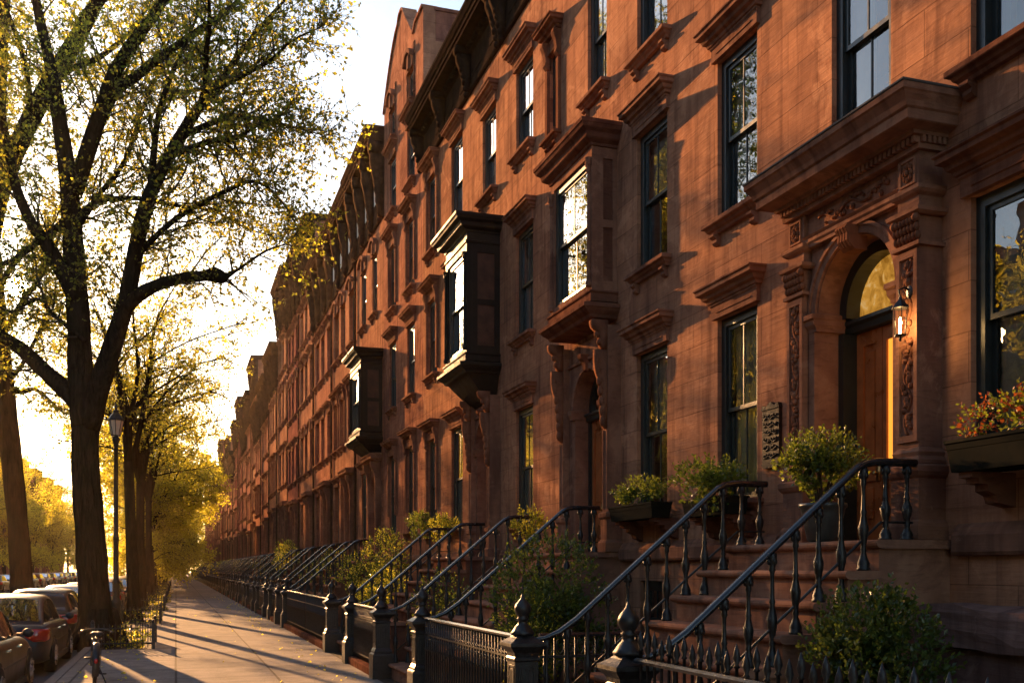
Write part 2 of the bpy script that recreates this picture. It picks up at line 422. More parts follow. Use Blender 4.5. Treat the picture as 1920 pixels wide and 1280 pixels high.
def sash_frame(mb, a, b, c, d, x):
    """double-hung frame in the opening a..b (y), c..d (z); x is the outer plane"""
    t = 0.085
    mb.box(x, x+0.10, a, a+t, c, d); mb.box(x, x+0.10, b-t, b, c, d)
    mb.box(x+0.001, x+0.099, a+t, b-t, d-t, d); mb.box(x+0.001, x+0.099, a+t, b-t, c, c+0.05)
    mid = (c+d)/2; s = 0.045
    # upper sash (outer), lower sash (inner)
    for z0, z1, xx in ((mid-0.02, d-t, x+0.025), (c+0.05, mid+0.02, x+0.060)):
        mb.box(xx, xx+0.03, a+t, a+t+s, z0, z1); mb.box(xx, xx+0.03, b-t-s, b-t, z0, z1)
        mb.box(xx, xx+0.03, a+t+s, b-t-s, z1-0.04, z1); mb.box(xx, xx+0.03, a+t+s, b-t-s, z0, z0+0.04)
        ym = (a+b)/2
        mb.box(xx+0.006, xx+0.024, ym-0.008, ym+0.008, z0+0.04, z1-0.04)

def window(root, yc, w, c, d, hood='plain', sil=True, trim='trim', blind=None, deep=0.05, simple_=False):
    a, b = yc-w/2, yc+w/2
    x = XF+deep
    mb = MB(); sash_frame(mb, a, b, c, d, x)
    fr = mb.build('window', M['frame'], root)
    t = 0.13; mid = (c+d)/2
    g = MB()
    g.quad((x+0.038,b-t,mid+0.018),(x+0.038,a+t,mid+0.018),(x+0.038,a+t,d-t+0.005),(x+0.038,b-t,d-t+0.005))
    g.quad((x+0.074,b-t,c+0.09),(x+0.074,a+t,c+0.09),(x+0.074,a+t,mid-0.018),(x+0.074,b-t,mid-0.018))
    g.build('pane', M['glass'], fr)
    if hood: lintel(root, fr, a, b, d, hood, M[trim])
    if sil: sill(root, fr, a, b, c, M[trim])
    k = blind if blind is not None else rnd.choice(['full','half','side','full','half'])
    if k == 'full' or k == 'side':
        cb = MB(); n = 26; y0 = a+0.03; y1 = b-0.03
        if k == 'side': y0 = a + (b-a)*0.55
        pts = [(x+0.135+0.018*sin(i*2.1)+0.01*sin(i*0.7), y0+(y1-y0)*i/n) for i in range(n+1)]
        cb.loft([[(p, q, c+0.02) for p, q in pts], [(p, q, d-0.02) for p, q in pts]], False, closed=False)
        cb.build('curtain', M['curtain'], fr)
    elif k in ('half', 'slats'):
        cb = MB(); zz = d-0.01; zb = c+0.03 if k == 'slats' else mid-rnd.uniform(-0.1,0.5)
        while zz > zb: cb.loft([[(x+0.112,a+0.02,zz),(x+0.124,a+0.02,zz-0.036)],[(x+0.112,b-0.02,zz),(x+0.124,b-0.02,zz-0.036)]], False, closed=False); zz -= 0.038
        cb.build('blind', M['blind'], fr)
    return (a, b, c, d)

def dull_blob_vine(mb, y0, y1, z0, z1, x, seed=0):
    """carved vine relief on a panel in the yz plane, standing out towards -x"""
    r = random.Random(seed); n = int((z1-z0)/0.035)+6; w = (y1-y0)/2; yc = (y0+y1)/2
    pts = [(x, yc+w*0.55*sin(i*0.55), z0+(z1-z0)*i/n) for i in range(n+1)]
    mb.tube(pts, 0.011, 5)
    for i in range(1, n):
        p = pts[i]; s = -1 if sin(i*0.55) > 0 else 1
        q = (x-0.004, p[1]+s*w*(0.45+0.35*r.random()), p[2]+r.uniform(-0.02,0.02))
        mb.ball(q, 0.020, 0.016+0.018*r.random(), 0.014+0.022*r.random(), 6, 4)
        if i % 3 == 0:
            mb.ball((x-0.006, yc+r.uniform(-w,w)*0.8, p[2]), 0.018, 0.012, 0.026, 6, 4)

def blob_frieze(mb, y0, y1, z0, z1, x, seed=0):
    r = random.Random(seed); n = int((y1-y0)/0.035); zc = (z0+z1)/2; h = (z1-z0)/2
    pts = [(x, y0+(y1-y0)*i/n, zc+h*0.5*sin(i*0.6)) for i in range(n+1)]
    mb.tube(pts, 0.012, 5)
    for i in range(n):
        p = pts[i]
        mb.ball((x-0.004, p[1], zc+r.uniform(-h,h)*0.75), 0.018, 0.012+0.018*r.random(), 0.012+0.02*r.random(), 6, 4)

def console(x, zt, zb, d):
    """scroll bracket outline in (x, z): hangs from zt, tapers to zb, projects d"""
    H = zt-zb
    pr = [(0,0),(1,0),(1,-0.08),(0.99,-0.16),(0.93,-0.25),(0.78,-0.33),(0.62,-0.40),(0.52,-0.50),(0.46,-0.62),(0.43,-0.74),(0.43,-0.84),(0.38,-0.93),(0.24,-0.99),(0,-1)]
    return [(x - d*a, zt + H*b) for a, b in pr]

def arch_panel(mb, x, y0, y1, z0, z1, yc, r, zs, din, n=20, mi=0):
    arc = [(yc+r*cos(pi*i/n), zs+r*sin(pi*i/n)) for i in range(n+1)]      # from near-plus side
    mb.quad((x,y1,z0),(x,yc+r,z0),(x,yc+r,zs),(x,y1,zs),mi); mb.quad((x,yc-r,z0),(x,y0,z0),(x,y0,zs),(x,yc-r,zs),mi)
    if y1 > yc+r: mb.quad((x,y1,zs),(x,yc+r,zs),(x,yc+r,z1),(x,y1,z1),mi)
    if y0 < yc-r: mb.quad((x,yc-r,zs),(x,y0,zs),(x,y0,z1),(x,yc-r,z1),mi)
    for i in range(n):
        p, q = arc[i], arc[i+1]
        mb.quad((x,p[0],p[1]),(x,q[0],q[1]),(x,q[0],z1),(x,p[0],z1),mi)
    path = [(yc+r, z0)] + arc + [(yc-r, z0)]
    for i in range(len(path)-1):
        p, q = path[i], path[i+1]
        mb.quad((x,p[0],p[1]),(x+din,p[0],p[1]),(x+din,q[0],q[1]),(x,q[0],q[1]),mi)
def arch_ring(mb, yc, zs, r0, r1, xa, xb, n=24, z0=None):
    def ring(r, x):
        pts = [(x, yc+r*cos(pi*i/n), zs+r*sin(pi*i/n)) for i in range(n+1)]
        if z0 is not None: pts = [(x, yc+r, z0)] + pts + [(x, yc-r, z0)]
        return pts
    A = [ring(r0, xb), ring(r0, xa), ring(r1, xa), ring(r1, xb)]
    m = len(A[0])
    for i in range(m-1):
        for j in range(3):
            mb.quad(A[j][i], A[j][i+1], A[j+1][i+1], A[j+1][i])
    for e in (0, m-1):
        mb.quad(A[0][e], A[1][e], A[2][e], A[3][e])

def door_set(root, yc, r, z0, zs, xd, leaf='wood', lit=False, half=False):
    """double door under a half-round fanlight, in the plane xd"""
    f = MB()
    tz = zs-0.12                                                     # transom
    dd = 0.14 if lit else 0.03
    f.box(xd-dd, xd+0.06, yc-r-0.05, yc-r+0.07, z0, tz-0.06); f.box(xd-dd, xd+0.06, yc+r-0.07, yc+r+0.05, z0, tz-0.06)
    f.mould(yc-r-0.04, yc+r+0.04, xd-0.04, [(0,tz-0.058),(0.02,tz-0.05),(0.03,tz),(0.06,tz+0.02),(0.06,tz+0.05),(0,tz+0.07)], xb=xd+0.05, ss=0)
    arch_ring(f, yc, zs, r-0.10, r+0.05, xd-dd+0.01, xd+0.06, 20, z0=tz+0.071)
    d = f.build('door', M['frame'], root)
    for k in (0, 1):
        ym = yc+(0.10 if lit else 0.0)
        a = yc-r+0.072 if k == 0 else ym+0.004
        b = ym-0.004 if k == 0 else yc+r-0.072
        l = MB(); za, zb = z0+0.02, tz-0.062; s = 0.05 if (lit and k == 0) else 0.085
        l.box(xd, xd+0.045, a, a+s, za, zb); l.box(xd, xd+0.045, b-s, b, za, zb)
        for q0, q1 in ((za, za+0.14), (za+0.52, za+0.64), (zb-0.12, zb)):
            l.box(xd+0.001, xd+0.044, a+s, b-s, q0, q1)
        l.box(xd+0.02, xd+0.03, a+s, b-s, za+0.14, za+0.52)
        l.mould(a+s+0.05, b-s-0.05, xd+0.02, [(0.0,za+0.19),(0.012,za+0.2),(0.012,za+0.46),(0.0,za+0.47)], xb=xd+0.03)
        if not lit or k == 1:
            l.box(xd+0.02, xd+0.03, a+s, b-s, za+0.64, zb-0.12)
            l.mould(a+s+0.035, b-s-0.035, xd+0.02, [(0.0,za+0.69),(0.012,za+0.70),(0.012,zb-0.18),(0.0,zb-0.17)], xb=xd+0.03)
        lo = l.build('door_leaf', M['wood'], d)
        if lit and k == 0:
            g = MB(); g.box(xd+0.02, xd+0.026, a+s, b-s, za+0.64, zb-0.12)
            g.build('door_glass', M['amber'], d)
    h = MB(); h.lathe([(0.0,-0.06),(0.018,-0.055),(0.022,-0.045),(0.012,-0.03),(0.01,0)], (xd, yc+0.045+(0.10 if lit else 0), z0+0.60), 10, ax='x')
    h.box(xd-0.008, xd-0.001, yc+0.02+(0.10 if lit else 0), yc+0.07+(0.10 if lit else 0), z0+0.53, z0+0.68); h.build('handle', M['brass'], d, True)
    g = MB(); n = 18; rr = r-0.098
    arc = [(yc+rr*cos(pi*i/n), zs+rr*sin(pi*i/n)) for i in range(n+1)]
    for i in range(n):
        g.quad((xd+0.01, arc[i][0], tz+0.06), (xd+0.01, arc[i+1][0], tz+0.06), (xd+0.01, arc[i+1][0], arc[i+1][1]), (xd+0.01, arc[i][0], arc[i][1]))
    g.build('fanlight', M['fan'] if lit else M['glass'], d)
    bk = MB(); bk.box(xd+0.5, xd+0.52, yc-r-0.05, yc+r+0.05, z0, zs+r)
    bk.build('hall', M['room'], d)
    return d
# ------------------------------------------------------------------ portals, oriels, cornices
def grand_portal(root, yc):
    """pilastered door-case with a deep hood (the nearest house)"""
    z0 = 1.815; zs = 3.84; r = 0.51; hw = 0.83
    p = MB()
    arch_panel(p, 5.36, yc-0.60, yc+0.60, z0, 4.42, yc, r, zs, 0.26)
    p.box(5.361, 5.52, yc-0.60, yc-0.53, z0, 4.42); p.box(5.361, 5.52, yc+0.53, yc+0.60, z0, 4.42)
    arch_ring(p, yc, zs+0.002, r+0.012, r+0.075, 5.335, 5.365, 28)
    arch_ring(p, yc, zs+0.002, r+0.075, r+0.105, 5.318, 5.365, 28)
    pw = p.build('portal', M['trim'], root)
    for s in (-1, 1):                                               # inner jamb piers and impost caps
        j = MB(); a = yc+s*0.555
        j.box(5.322, 5.362, a-0.042, a+0.042, z0+0.14, zs-0.17); j.box(5.30, 5.361, a-0.05, a+0.05, z0, z0+0.138)
        ya, yb = (a-0.04, a+0.06) if s < 0 else (a-0.06, a+0.04)
        j.mould(min(ya,yb)-0.0, max(ya,yb), 5.355, [(o, zs-0.165+h) for o, h in [(0.0,0),(0.03,0),(0.035,0.03),(0.06,0.06),(0.065,0.10),(0.085,0.11),(0.085,0.15),(0.0,0.163)]], xb=5.62, ss=0.3)
        j.build('impost', M['trim'], pw)
        # outer pilaster
        q = MB(); c = yc+s*0.735; w = 0.118; xf = 5.285
        q.mould(c-w-0.035, c+w+0.035, xf-0.035, [(0,z0),(0.03,z0),(0.03,z0+0.10),(0.018,z0+0.13),(0.0,z0+0.15),(0.0,z0+0.46),(0.02,z0+0.48),(0.035,z0+0.51),(0.035,z0+0.55),(0,z0+0.57)], xb=5.52, ss=1)
        q.mould(c-w, c+w, xf, [(0.04,z0+0.572),(0.04,z0+0.60),(0.02,z0+0.63),(0.03,z0+0.66),(0.0,z0+0.70)], xb=5.52)
        q.box(xf, 5.52, c-w, c+w, z0+0.702, 4.02)
        fr = 0.02                                                   # raised frame round the carved panel
        q.box(xf-fr, xf-0.0005, c-w+0.002, c-w+0.04, z0+0.74, 4.0); q.box(xf-fr, xf-0.0005, c+w-0.04, c+w-0.002, z0+0.74, 4.0)
        q.box(xf-fr, xf-0.0005, c-w+0.042, c+w-0.042, z0+0.74, z0+0.79); q.box(xf-fr, xf-0.0005, c-w+0.042, c+w-0.042, 3.95, 4.0)
        q.mould(c-w, c+w, xf, [(0.0,4.021),(0.035,4.022),(0.035,4.05),(0.0,4.06)], xb=5.52)
        q.box(xf, 5.52, c-w+0.005, c+w-0.005, 4.062, 4.25)
        q.mould(c-w, c+w, xf, [(0.03,4.252),(0.06,4.27),(0.065,4.30),(0.0,4.31)], xb=5.52)
        q.mould(c-w, c+w, xf, [(0.0,4.312),(0.0,4.40),(0.03,4.42),(0.045,4.44),(0.045,4.47),(0.0,4.48)], xb=5.52)
        q.box(xf, 5.52, c-w, c+w, 4.482, 4.73)
        q.box(xf-0.015, xf-0.0005, c-0.085, c-0.07, 4.50, 4.70); q.box(xf-0.015, xf-0.0005, c+0.07, c+0.085, 4.50, 4.70)
        q.box(xf-0.015, xf-0.0005, c-0.069, c+0.069, 4.50, 4.515); q.box(xf-0.015, xf-0.0005, c-0.069, c+0.069, 4.685, 4.70)
        pl = q.build('pilaster', M['trim'], root)
        cv = MB(); dull_blob_vine(cv, c-0.07, c+0.07, z0+0.80, 3.94, xf-0.004, 3+s)
        for i in range(7):                                          # leafy capital
            yy = c - w + 2*w*i/6
            for k, (zz, rz) in enumerate(((4.10,0.035),(4.16,0.035),(4.215,0.03))):
                cv.ball((xf-0.012-0.012*k, yy, zz), 0.03, 0.017, rz, 6, 4)
        for yy in (c-w, c+w): cv.ball((xf-0.035, yy, 4.225), 0.03, 0.035, 0.035, 8, 5)
        for i in range(8):
            t = i*pi/4; cv.ball((xf-0.006, c+0.04*cos(t), 4.60+0.055*sin(t)), 0.018, 0.02, 0.026, 6, 4)
        cv.ball((xf-0.014, c, 4.60), 0.025, 0.02, 0.025, 6, 4)
        cv.build('carving', M['carve'], pl, True)
    e = MB()
    e.box(5.33, 5.52, yc-0.615, yc+0.615, 4.421, 4.73)              # frieze field between the blocks
    e.mould(yc-0.613, yc+0.613, 5.33, [(0.0,4.425),(0.025,4.426),(0.025,4.452),(0.04,4.47),(0.04,4.50),(0.06,4.52),(0.0,4.535)], xb=5.335, ss=0)
    e.mould(yc-hw-0.03, yc+hw+0.03, 5.28, [(0.0,4.732),(0.03,4.733),(0.035,4.77)], xb=5.52)
    n = 34
    for i in range(n):                                              # dentils
        a = yc-hw-0.06 + (2*hw+0.12)*i/n
        e.box(5.205, 5.262, a, a+0.03, 4.772, 4.822)
    for i in range(5):
        a = 5.26+0.046*i
        for yy in (yc-hw-0.09, yc+hw+0.045): e.box(a+0.006, a+0.034, yy, yy+0.045, 4.772, 4.822)
    e.mould(yc-hw-0.03, yc+hw+0.03, 5.262, [(0.0,4.7705),(0.0,4.824),(0.08,4.825),(0.085,4.85),(0.12,4.86),(0.20,4.872),(0.215,4.88),(0.215,4.95),(0.235,4.962),(0.25,5.0),(0.29,5.05),(0.305,5.06),(0.305,5.105),(0.0,5.15)], xb=5.52, ss=0.72)
    en = e.build('hood', M['trim'], root)
    cv = MB(); blob_frieze(cv, yc-0.45, yc+0.45, 4.56, 4.70, 5.324, 5); cv.build('carving', M['carve'], en, True)
    ld = MB(); ld.mould(yc-hw-0.03, yc+hw+0.03, 5.262, [(0.31,5.107),(0.315,5.112),(0.315,5.124),(0.0,5.165)], xb=5.52, ss=0.72); ld.build('lead_capping', M['roof'], en)
    k = MB(); k.prism_y([(5.42,4.43),(5.22,4.43),(5.215,4.40),(5.24,4.36),(5.235,4.30),(5.27,4.26),(5.30,4.23),(5.42,4.23)], yc-0.075, yc+0.075)
    for i in range(4): k.prism_y([(5.25,4.415),(5.213,4.415),(5.208,4.40),(5.232,4.36),(5.228,4.30),(5.262,4.255),(5.28,4.25)], yc-0.066+0.036*i, yc-0.044+0.036*i)
    k.build('keystone', M['carve'], pw)
    door_set(root, yc, r, z0, zs, 5.71, lit=True)

def scroll_portal(root, yc, ztop=4.88, r=0.44, hw=0.70, shallow=False):
    """arched doorway with slim panelled piers and long scroll brackets"""
    z0 = 1.815; zs = 3.86
    p = MB()
    arch_panel(p, 5.40, yc-hw+0.14, yc+hw-0.14, z0, ztop-0.12, yc, r, zs, 0.21)
    p.box(5.401, 5.52, yc-hw+0.14, yc-hw+0.16, z0, ztop-0.12); p.box(5.401, 5.52, yc+hw-0.16, yc+hw-0.14, z0, ztop-0.12)
    arch_ring(p, yc, zs+0.002, r+0.01, r+0.085, 5.37, 5.405, 24)
    p.mould(yc-hw+0.15, yc+hw-0.15, 5.40, [(0.0,ztop-0.40),(0.03,ztop-0.395),(0.04,ztop-0.36),(0.0,ztop-0.34)], xb=5.405, ss=0)
    pw = p.build('portal', M['trim'], root)
    k = MB(); k.prism_y(console(5.39, zs+r+0.20, zs+r-0.03, 0.13), yc-0.055, yc+0.055); k.build('keystone', M['carve'], pw)
    for s in (-1, 1):
        j = MB(); a = yc+s*(r+0.045)
        j.mould(a-0.05, a+0.05, 5.385, [(0.0,zs-0.15),(0.025,zs-0.15),(0.03,zs-0.12),(0.055,zs-0.08),(0.06,zs-0.02),(0.0,zs-0.005)], xb=5.7, ss=0.3); j.build('impost', M['trim'], pw)
        q = MB(); c = yc+s*(hw-0.08); w = 0.075; xf = 5.315
        q.mould(c-w-0.02, c+w+0.02, xf-0.03, [(0.03,z0),(0.03,z0+0.12),(0.0,z0+0.16),(0.0,z0+0.42),(0.025,z0+0.45),(0.025,z0+0.50),(0,z0+0.52)], xb=5.52)
        q.box(xf, 5.52, c-w, c+w, z0+0.522, ztop-0.10)
        q.box(xf-0.015, xf-0.0005, c-w+0.002, c-w+0.025, z0+0.56, 3.40); q.box(xf-0.015, xf-0.0005, c+w-0.025, c+w-0.002, z0+0.56, 3.40)
        pl = q.build('pilaster', M['trim'], root)
        b = MB(); b.prism_y(console(xf+0.01, ztop-0.42, 3.42, 0.17), c-0.05, c+0.05); b.prism_y(console(xf+0.01, ztop-0.04, ztop-0.415, 0.22), c-0.06, c+0.06)
        for i in range(7): b.ball((xf-0.045-0.075*(i/6)**1.5, c, 3.52+i*0.13), 0.040, 0.062, 0.075, 8, 6)
        for i in range(3): b.ball((xf-0.15+0.035*i, c, ztop-0.12-0.1*i), 0.05, 0.05, 0.05, 7, 5)
        b.build('scroll_bracket', M['carve'], pl, True)
    door_set(root, yc, r, z0, zs, 5.63)

def plain_portal(root, yc):
    z0 = 1.815; zs = 3.80; r = 0.44
    p = MB(); arch_panel(p, 5.42, yc-0.62, yc+0.62, z0, 4.62, yc, r, zs, 0.26)
    arch_ring(p, yc, zs+0.002, r+0.01, r+0.08, 5.39, 5.425, 16)
    for s in (-1, 1):
        a = yc+s*0.555; p.box(5.34, 5.418, a-0.065, a+0.065, z0, 4.30)
        p.prism_y(console(5.42, 4.62, 3.95, 0.22), a-0.06, a+0.06)
        p.box(5.421, 5.52, a-0.064, a+0.064, z0, 4.62)
    p.mould(yc-0.66, yc+0.66, 5.40, [(0.0,4.622),(0.10,4.625),(0.12,4.66),(0.2,4.69),(0.22,4.70),(0.22,4.76),(0.25,4.80),(0.25,4.84),(0,4.88)], xb=5.52, ss=0.6)
    p.build('portal', M['trim'], root)
    mb = MB(); mb.box(5.70, 5.74, yc-r-0.05, yc+r+0.05, z0, zs+r+0.04)
    for k in (0, 1):
        a = yc-r+0.06+k*(r-0.05); mb.mould(a, a+r-0.09, 5.70, [(0.0,z0+0.2),(0.015,z0+0.21),(0.015,z0+0.7),(0,z0+0.71)], xb=5.705); mb.mould(a, a+r-0.09, 5.70, [(0.0,z0+0.8),(0.015,z0+0.81),(0.015,z0+1.7),(0,z0+1.71)], xb=5.705)
    mb.build('door', M['wood'], root)

def oriel(root, y0, y1, proj, z0, z1, ztop, mat, trim, zb=None, side_panel=True, deep_base=0.35, wall_hole=True, cr=0.2):
    """box bay: base mould, panelled pier, big front sash, side panel, deep cornice"""
    xf = XF-proj
    o = MB(); pw = 0.13; sides = []
    for a, b in ((y0, y0+pw), (y1-pw, y1)): o.box(xf, xf+0.10, a, b, z0, z1+0.10)
    o.box(xf+0.001, xf+0.099, y0+pw, y1-pw, z1, z1+0.10)
    o.box(xf+0.001, xf+0.099, y0+pw, y1-pw, z0, z0+0.10)
    for yy in (y0, y1):                                             # side cheeks with recessed panel
        t = 0.05; a, b = (yy+0.001, yy+t) if yy == y0 else (yy-t, yy-0.001)
        w0, w1 = xf+0.102, XF-0.001; s = 0.10
        if proj < 0.5: s = 0.06
        o.box(w0, w0+s, a, b, z0, z1+0.10); o.box(w1-s, w1, a, b, z0, z1+0.10)
        for q0, q1 in ((z0, z0+0.14), ((z0+z1)/2-0.05, (z0+z1)/2+0.05), (z1-0.04, z1+0.10)):
            o.box(w0+s, w1-s, a+0.001, b-0.001, q0, q1)
        c0, c1 = (a+0.02, a+0.03) if yy == y0 else (b-0.03, b-0.02)
        sides.append((w0+s, w1-s, c0, c1, z0+0.1, z1))
    # colonnettes and little capitals on the front corners
    for c in (y0+pw/2, y1-pw/2):
        o.lathe([(0.034,0),(0.05,0.01),(0.05,0.06),(0.034,0.09),(0.028,z1-z0-0.30),(0.04,z1-z0-0.28),(0.034,z1-z0-0.25),(0.055,z1-z0-0.12),(0.06,z1-z0-0.10)], (xf-0.012, c, z0+0.06), 8)
        for i in range(5): o.ball((xf-0.03, c-0.05+0.025*i, z1-0.10), 0.025, 0.016, 0.05, 5, 4)
    ob = o.build('oriel', mat, root)
    for q in sides:
        sp = MB(); sp.box(*q); sp.build('side_panel', M['panel'] if mat is M['oriel'] else M['trimd'], ob)
    # cornice
    e = MB()
    e.box(xf+0.002, XF-0.001, y0+0.001, y1-0.001, z1+0.101, ztop-0.30)
    e.mould(y0, y1, xf, [(0.0,z1+0.12),(0.02,z1+0.125),(0.025,z1+0.16),(0.0,z1+0.17)], xb=XF-0.002)
    H = ztop-0.30
    e.mould(y0, y1, xf, [(0.0,H),(0.02,H+0.005),(0.03,H+0.04),(cr*0.45,H+0.07),(cr*0.55,H+0.09),(cr*0.62,H+0.15),(cr*0.9,H+0.19),(cr,H+0.235),(cr*1.05,H+0.24),(cr*1.05,H+0.29),(0.0,H+0.325)], xb=XF-0.002, ss=0.8)
    e.build('cornice', trim, ob)
    # base
    b = MB(); B = z0
    b.mould(y0, y1, xf, [(0.0,B-0.15),(0.03,B-0.14),(0.03,B-0.04),(0.05,B-0.02),(0.05,B-0.002),(0.0,B-0.001)], xb=XF-0.002)
    b.mould(y0, y1, xf, [(-0.02,B-0.36),(0.02,B-0.35),(0.04,B-0.31),(0.10,B-0.27),(0.13,B-0.235),(0.15,B-0.23),(0.15,B-0.18),(0.06,B-0.155),(0.0,B-0.1505)], xb=XF-0.002, ss=0.7)
    if deep_base:
        rings = []
        for t in (0, 0.25, 0.5, 0.75, 1.0):
            q = proj*(1-t)**0.7*0.93; yy = (y1-y0)*0.16*t; z = B-0.362-deep_base*t
            rings.append([(XF-0.002, y0+0.03+yy, z), (XF-0.004-q, y0+0.03+yy, z), (XF-0.004-q, y1-0.03-yy, z), (XF-0.002, y1-0.03-yy, z)])
        b.loft(rings, True)
    b.build('base', trim, ob)
    # front sash
    mb = MB(); a, bb = y0+pw+0.004, y1-pw-0.004; sash_frame(mb, a, bb, z0+0.102, z1-0.002, xf+0.03)
    fr = mb.build('window', M['frame'], root)
    g = MB(); mid = (z0+0.10+z1)/2; x = xf+0.03; t = 0.115
    g.quad((x+0.038,bb-t,mid+0.018),(x+0.038,a+t,mid+0.018),(x+0.038,a+t,z1-0.075),(x+0.038,bb-t,z1-0.075))
    g.quad((x+0.074,bb-t,z0+0.19),(x+0.074,a+t,z0+0.19),(x+0.074,a+t,mid-0.018),(x+0.074,bb-t,mid-0.018))
    g.build('pane', M['glass'], fr)
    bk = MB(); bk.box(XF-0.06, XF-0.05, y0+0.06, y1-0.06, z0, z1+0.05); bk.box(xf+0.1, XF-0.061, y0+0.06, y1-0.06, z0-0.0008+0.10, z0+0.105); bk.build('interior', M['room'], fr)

def top_cornice(root, y0, y1, zf, ztop, proj, mat, nb, ends=(1,1), frieze=None):
    """bracketed house cornice: frieze board, brackets, soffit, crown"""
    c = MB(); h = ztop-zf
    g = 0.004
    a, b = y0+g, y1-g
    ch = min(0.28*h, 0.42); zs = zf+h-ch; p = proj
    c.prism_y([(XF+0.02,zf),(XF-0.05,zf),(XF-0.07,zf+0.03),(XF-0.07,zf+0.07),(XF-0.04,zf+0.10),(XF-0.035,zs-0.15),(XF-0.09,zs-0.12),(XF-0.10,zs-0.02),
               (XF-p*0.76,zs),(XF-p*0.76,zs+ch*0.22),(XF-p*0.82,zs+ch*0.24),(XF-p*0.83,zs+ch*0.42),(XF-p*0.90,zs+ch*0.50),(XF-p*0.97,zs+ch*0.70),(XF-p,zs+ch*0.74),(XF-p,zs+ch*0.94),(XF-p*0.9,zf+h),(XF+0.6,zf+h*1.01),(XF+0.6,zf+h*0.9),(XF+0.02,zf+h*0.9)], a, b)
    w = (b-a); n = 2*nb
    for i in range(n):                                              # little dentil blocks / frieze panels
        q0 = a+w*(i+0.25)/n; q1 = a+w*(i+0.75)/n
        c.box(XF-0.05, XF-0.0345, q0, q1, zf+h*0.22, zf+h*0.50)
    m = max(10, int(w/0.16))
    for i in range(m):
        q = a+w*(i+0.3)/m; c.box(XF-0.16, XF-0.088, q, q+w/m*0.45, zs-0.115, zs-0.025)
    co = c.build('cornice', mat, root)
    if frieze:
        f = MB()
        for i in range(n):
            q0 = a+w*(i+0.32)/n; q1 = a+w*(i+0.68)/n
            f.box(XF-0.054, XF-0.051, q0, q1, zf+h*0.26, zf+h*0.46)
        f.build('frieze_panel', frieze, co)
    for i in range(nb+1):
        br = MB(); yy = a+0.11+(w-0.22)*i/nb; zt = zs-0.004; H = zt-zf+0.02; d = proj*0.72; x = XF-0.034
        br.prism_y([(x,zt),(x-d,zt),(x-d,zt-0.10*H),(x-d*0.92,zt-0.16*H),(x,zt-0.16*H)], yy-0.11, yy+0.11)
        br.prism_y([(x,zt-0.161*H),(x-d*0.88,zt-0.161*H),(x-d*0.86,zt-0.30*H),(x-d*0.66,zt-0.46*H),(x-d*0.50,zt-0.66*H),(x-d*0.36,zt-0.86*H),(x-d*0.30,zt-0.98*H),(x,zt-H)], yy-0.085, yy+0.085)
        for k in range(6):
            t = 0.22+0.135*k; br.ball((x-d*(0.86-0.62*t**0.9), yy, zt-t*H), 0.055, 0.10-0.05*(k % 2), 0.055*H/0.8, 8, 5)
        br.ball((x-d*0.22, yy, zt-1.03*H), 0.07, 0.07, 0.07, 8, 5)
        br.build('bracket', mat, co, True)

# ------------------------------------------------------------------ stoops and iron
BAL = [(0.050,0),(0.050,0.012),(0.042,0.02),(0.046,0.04),(0.030,0.07),(0.018,0.10),(0.024,0.115),(0.018,0.13),(0.022,0.155),(0.034,0.20),(0.037,0.235),(0.026,0.275),(0.017,0.31),(0.023,0.325),(0.017,0.34),(0.014,0.42),(0.016,0.47),(0.024,0.485),(0.020,0.50),(0.032,0.53),(0.034,0.56),(0.026,0.575)]
def finial_prof(): return [(0.10,0.0),(0.105,0.02),(0.085,0.045),(0.07,0.07),(0.045,0.095),(0.038,0.12),(0.05,0.13),(0.052,0.145),(0.04,0.155),(0.058,0.18),(0.072,0.21),(0.074,0.235),(0.062,0.265),(0.038,0.295),(0.020,0.315),(0.012,0.345),(0.0,0.36)]
def newel(parent, x, y, n=12):
    p = MB(); w = 0.105
    def sq(prof):
        p.loft([[(x-r,y-r,z),(x+r,y-r,z),(x+r,y+r,z),(x-r,y+r,z)] for r, z in prof], True)
    sq([(0.155,0.0),(0.155,0.34),(0.15,0.36),(0.13,0.375),(0.13,0.40),(0.115,0.43),(w,0.445)])
    sq([(w,0.446),(w,0.80),(w+0.012,0.815),(w+0.012,0.83),(w,0.845),(w+0.01,0.88),(w+0.045,0.92),(w+0.055,0.935),(w+0.055,0.962),(w+0.03,0.975),(w-0.015,1.005),(w-0.04,1.03)])
    for s in (-1, 1):
        for a, b, cc, d in ((-0.075,0.075,0.49,0.505),(-0.075,0.075,0.755,0.77)):
            p.box(x+a, x+b, y+s*w-0.006, y+s*w+0.006, cc, d); p.box(x+s*w-0.006, x+s*w+0.006, y+a, y+b, cc, d)
        for a in (-0.075, 0.06):
            p.box(x+a, x+a+0.015, y+s*w-0.006, y+s*w+0.006, 0.506, 0.754); p.box(x+s*w-0.006, x+s*w+0.006, y+a, y+a+0.015, 0.506, 0.754)
        for i in range(3):
            q = -0.05+0.035*i
            p.box(x+q, x+q+0.018, y+s*w-0.005, y+s*w+0.005, 0.53, 0.735); p.box(x+s*w-0.005, x+s*w+0.005, y+q, y+q+0.018, 0.53, 0.735)
    po = p.build('newel_post', M['iron'], parent)
    f = MB(); f.lathe([(r, 1.025+h) for r, h in finial_prof()], (x, y, 0), n); f.build('finial', M['iron'], po, True)
    return po

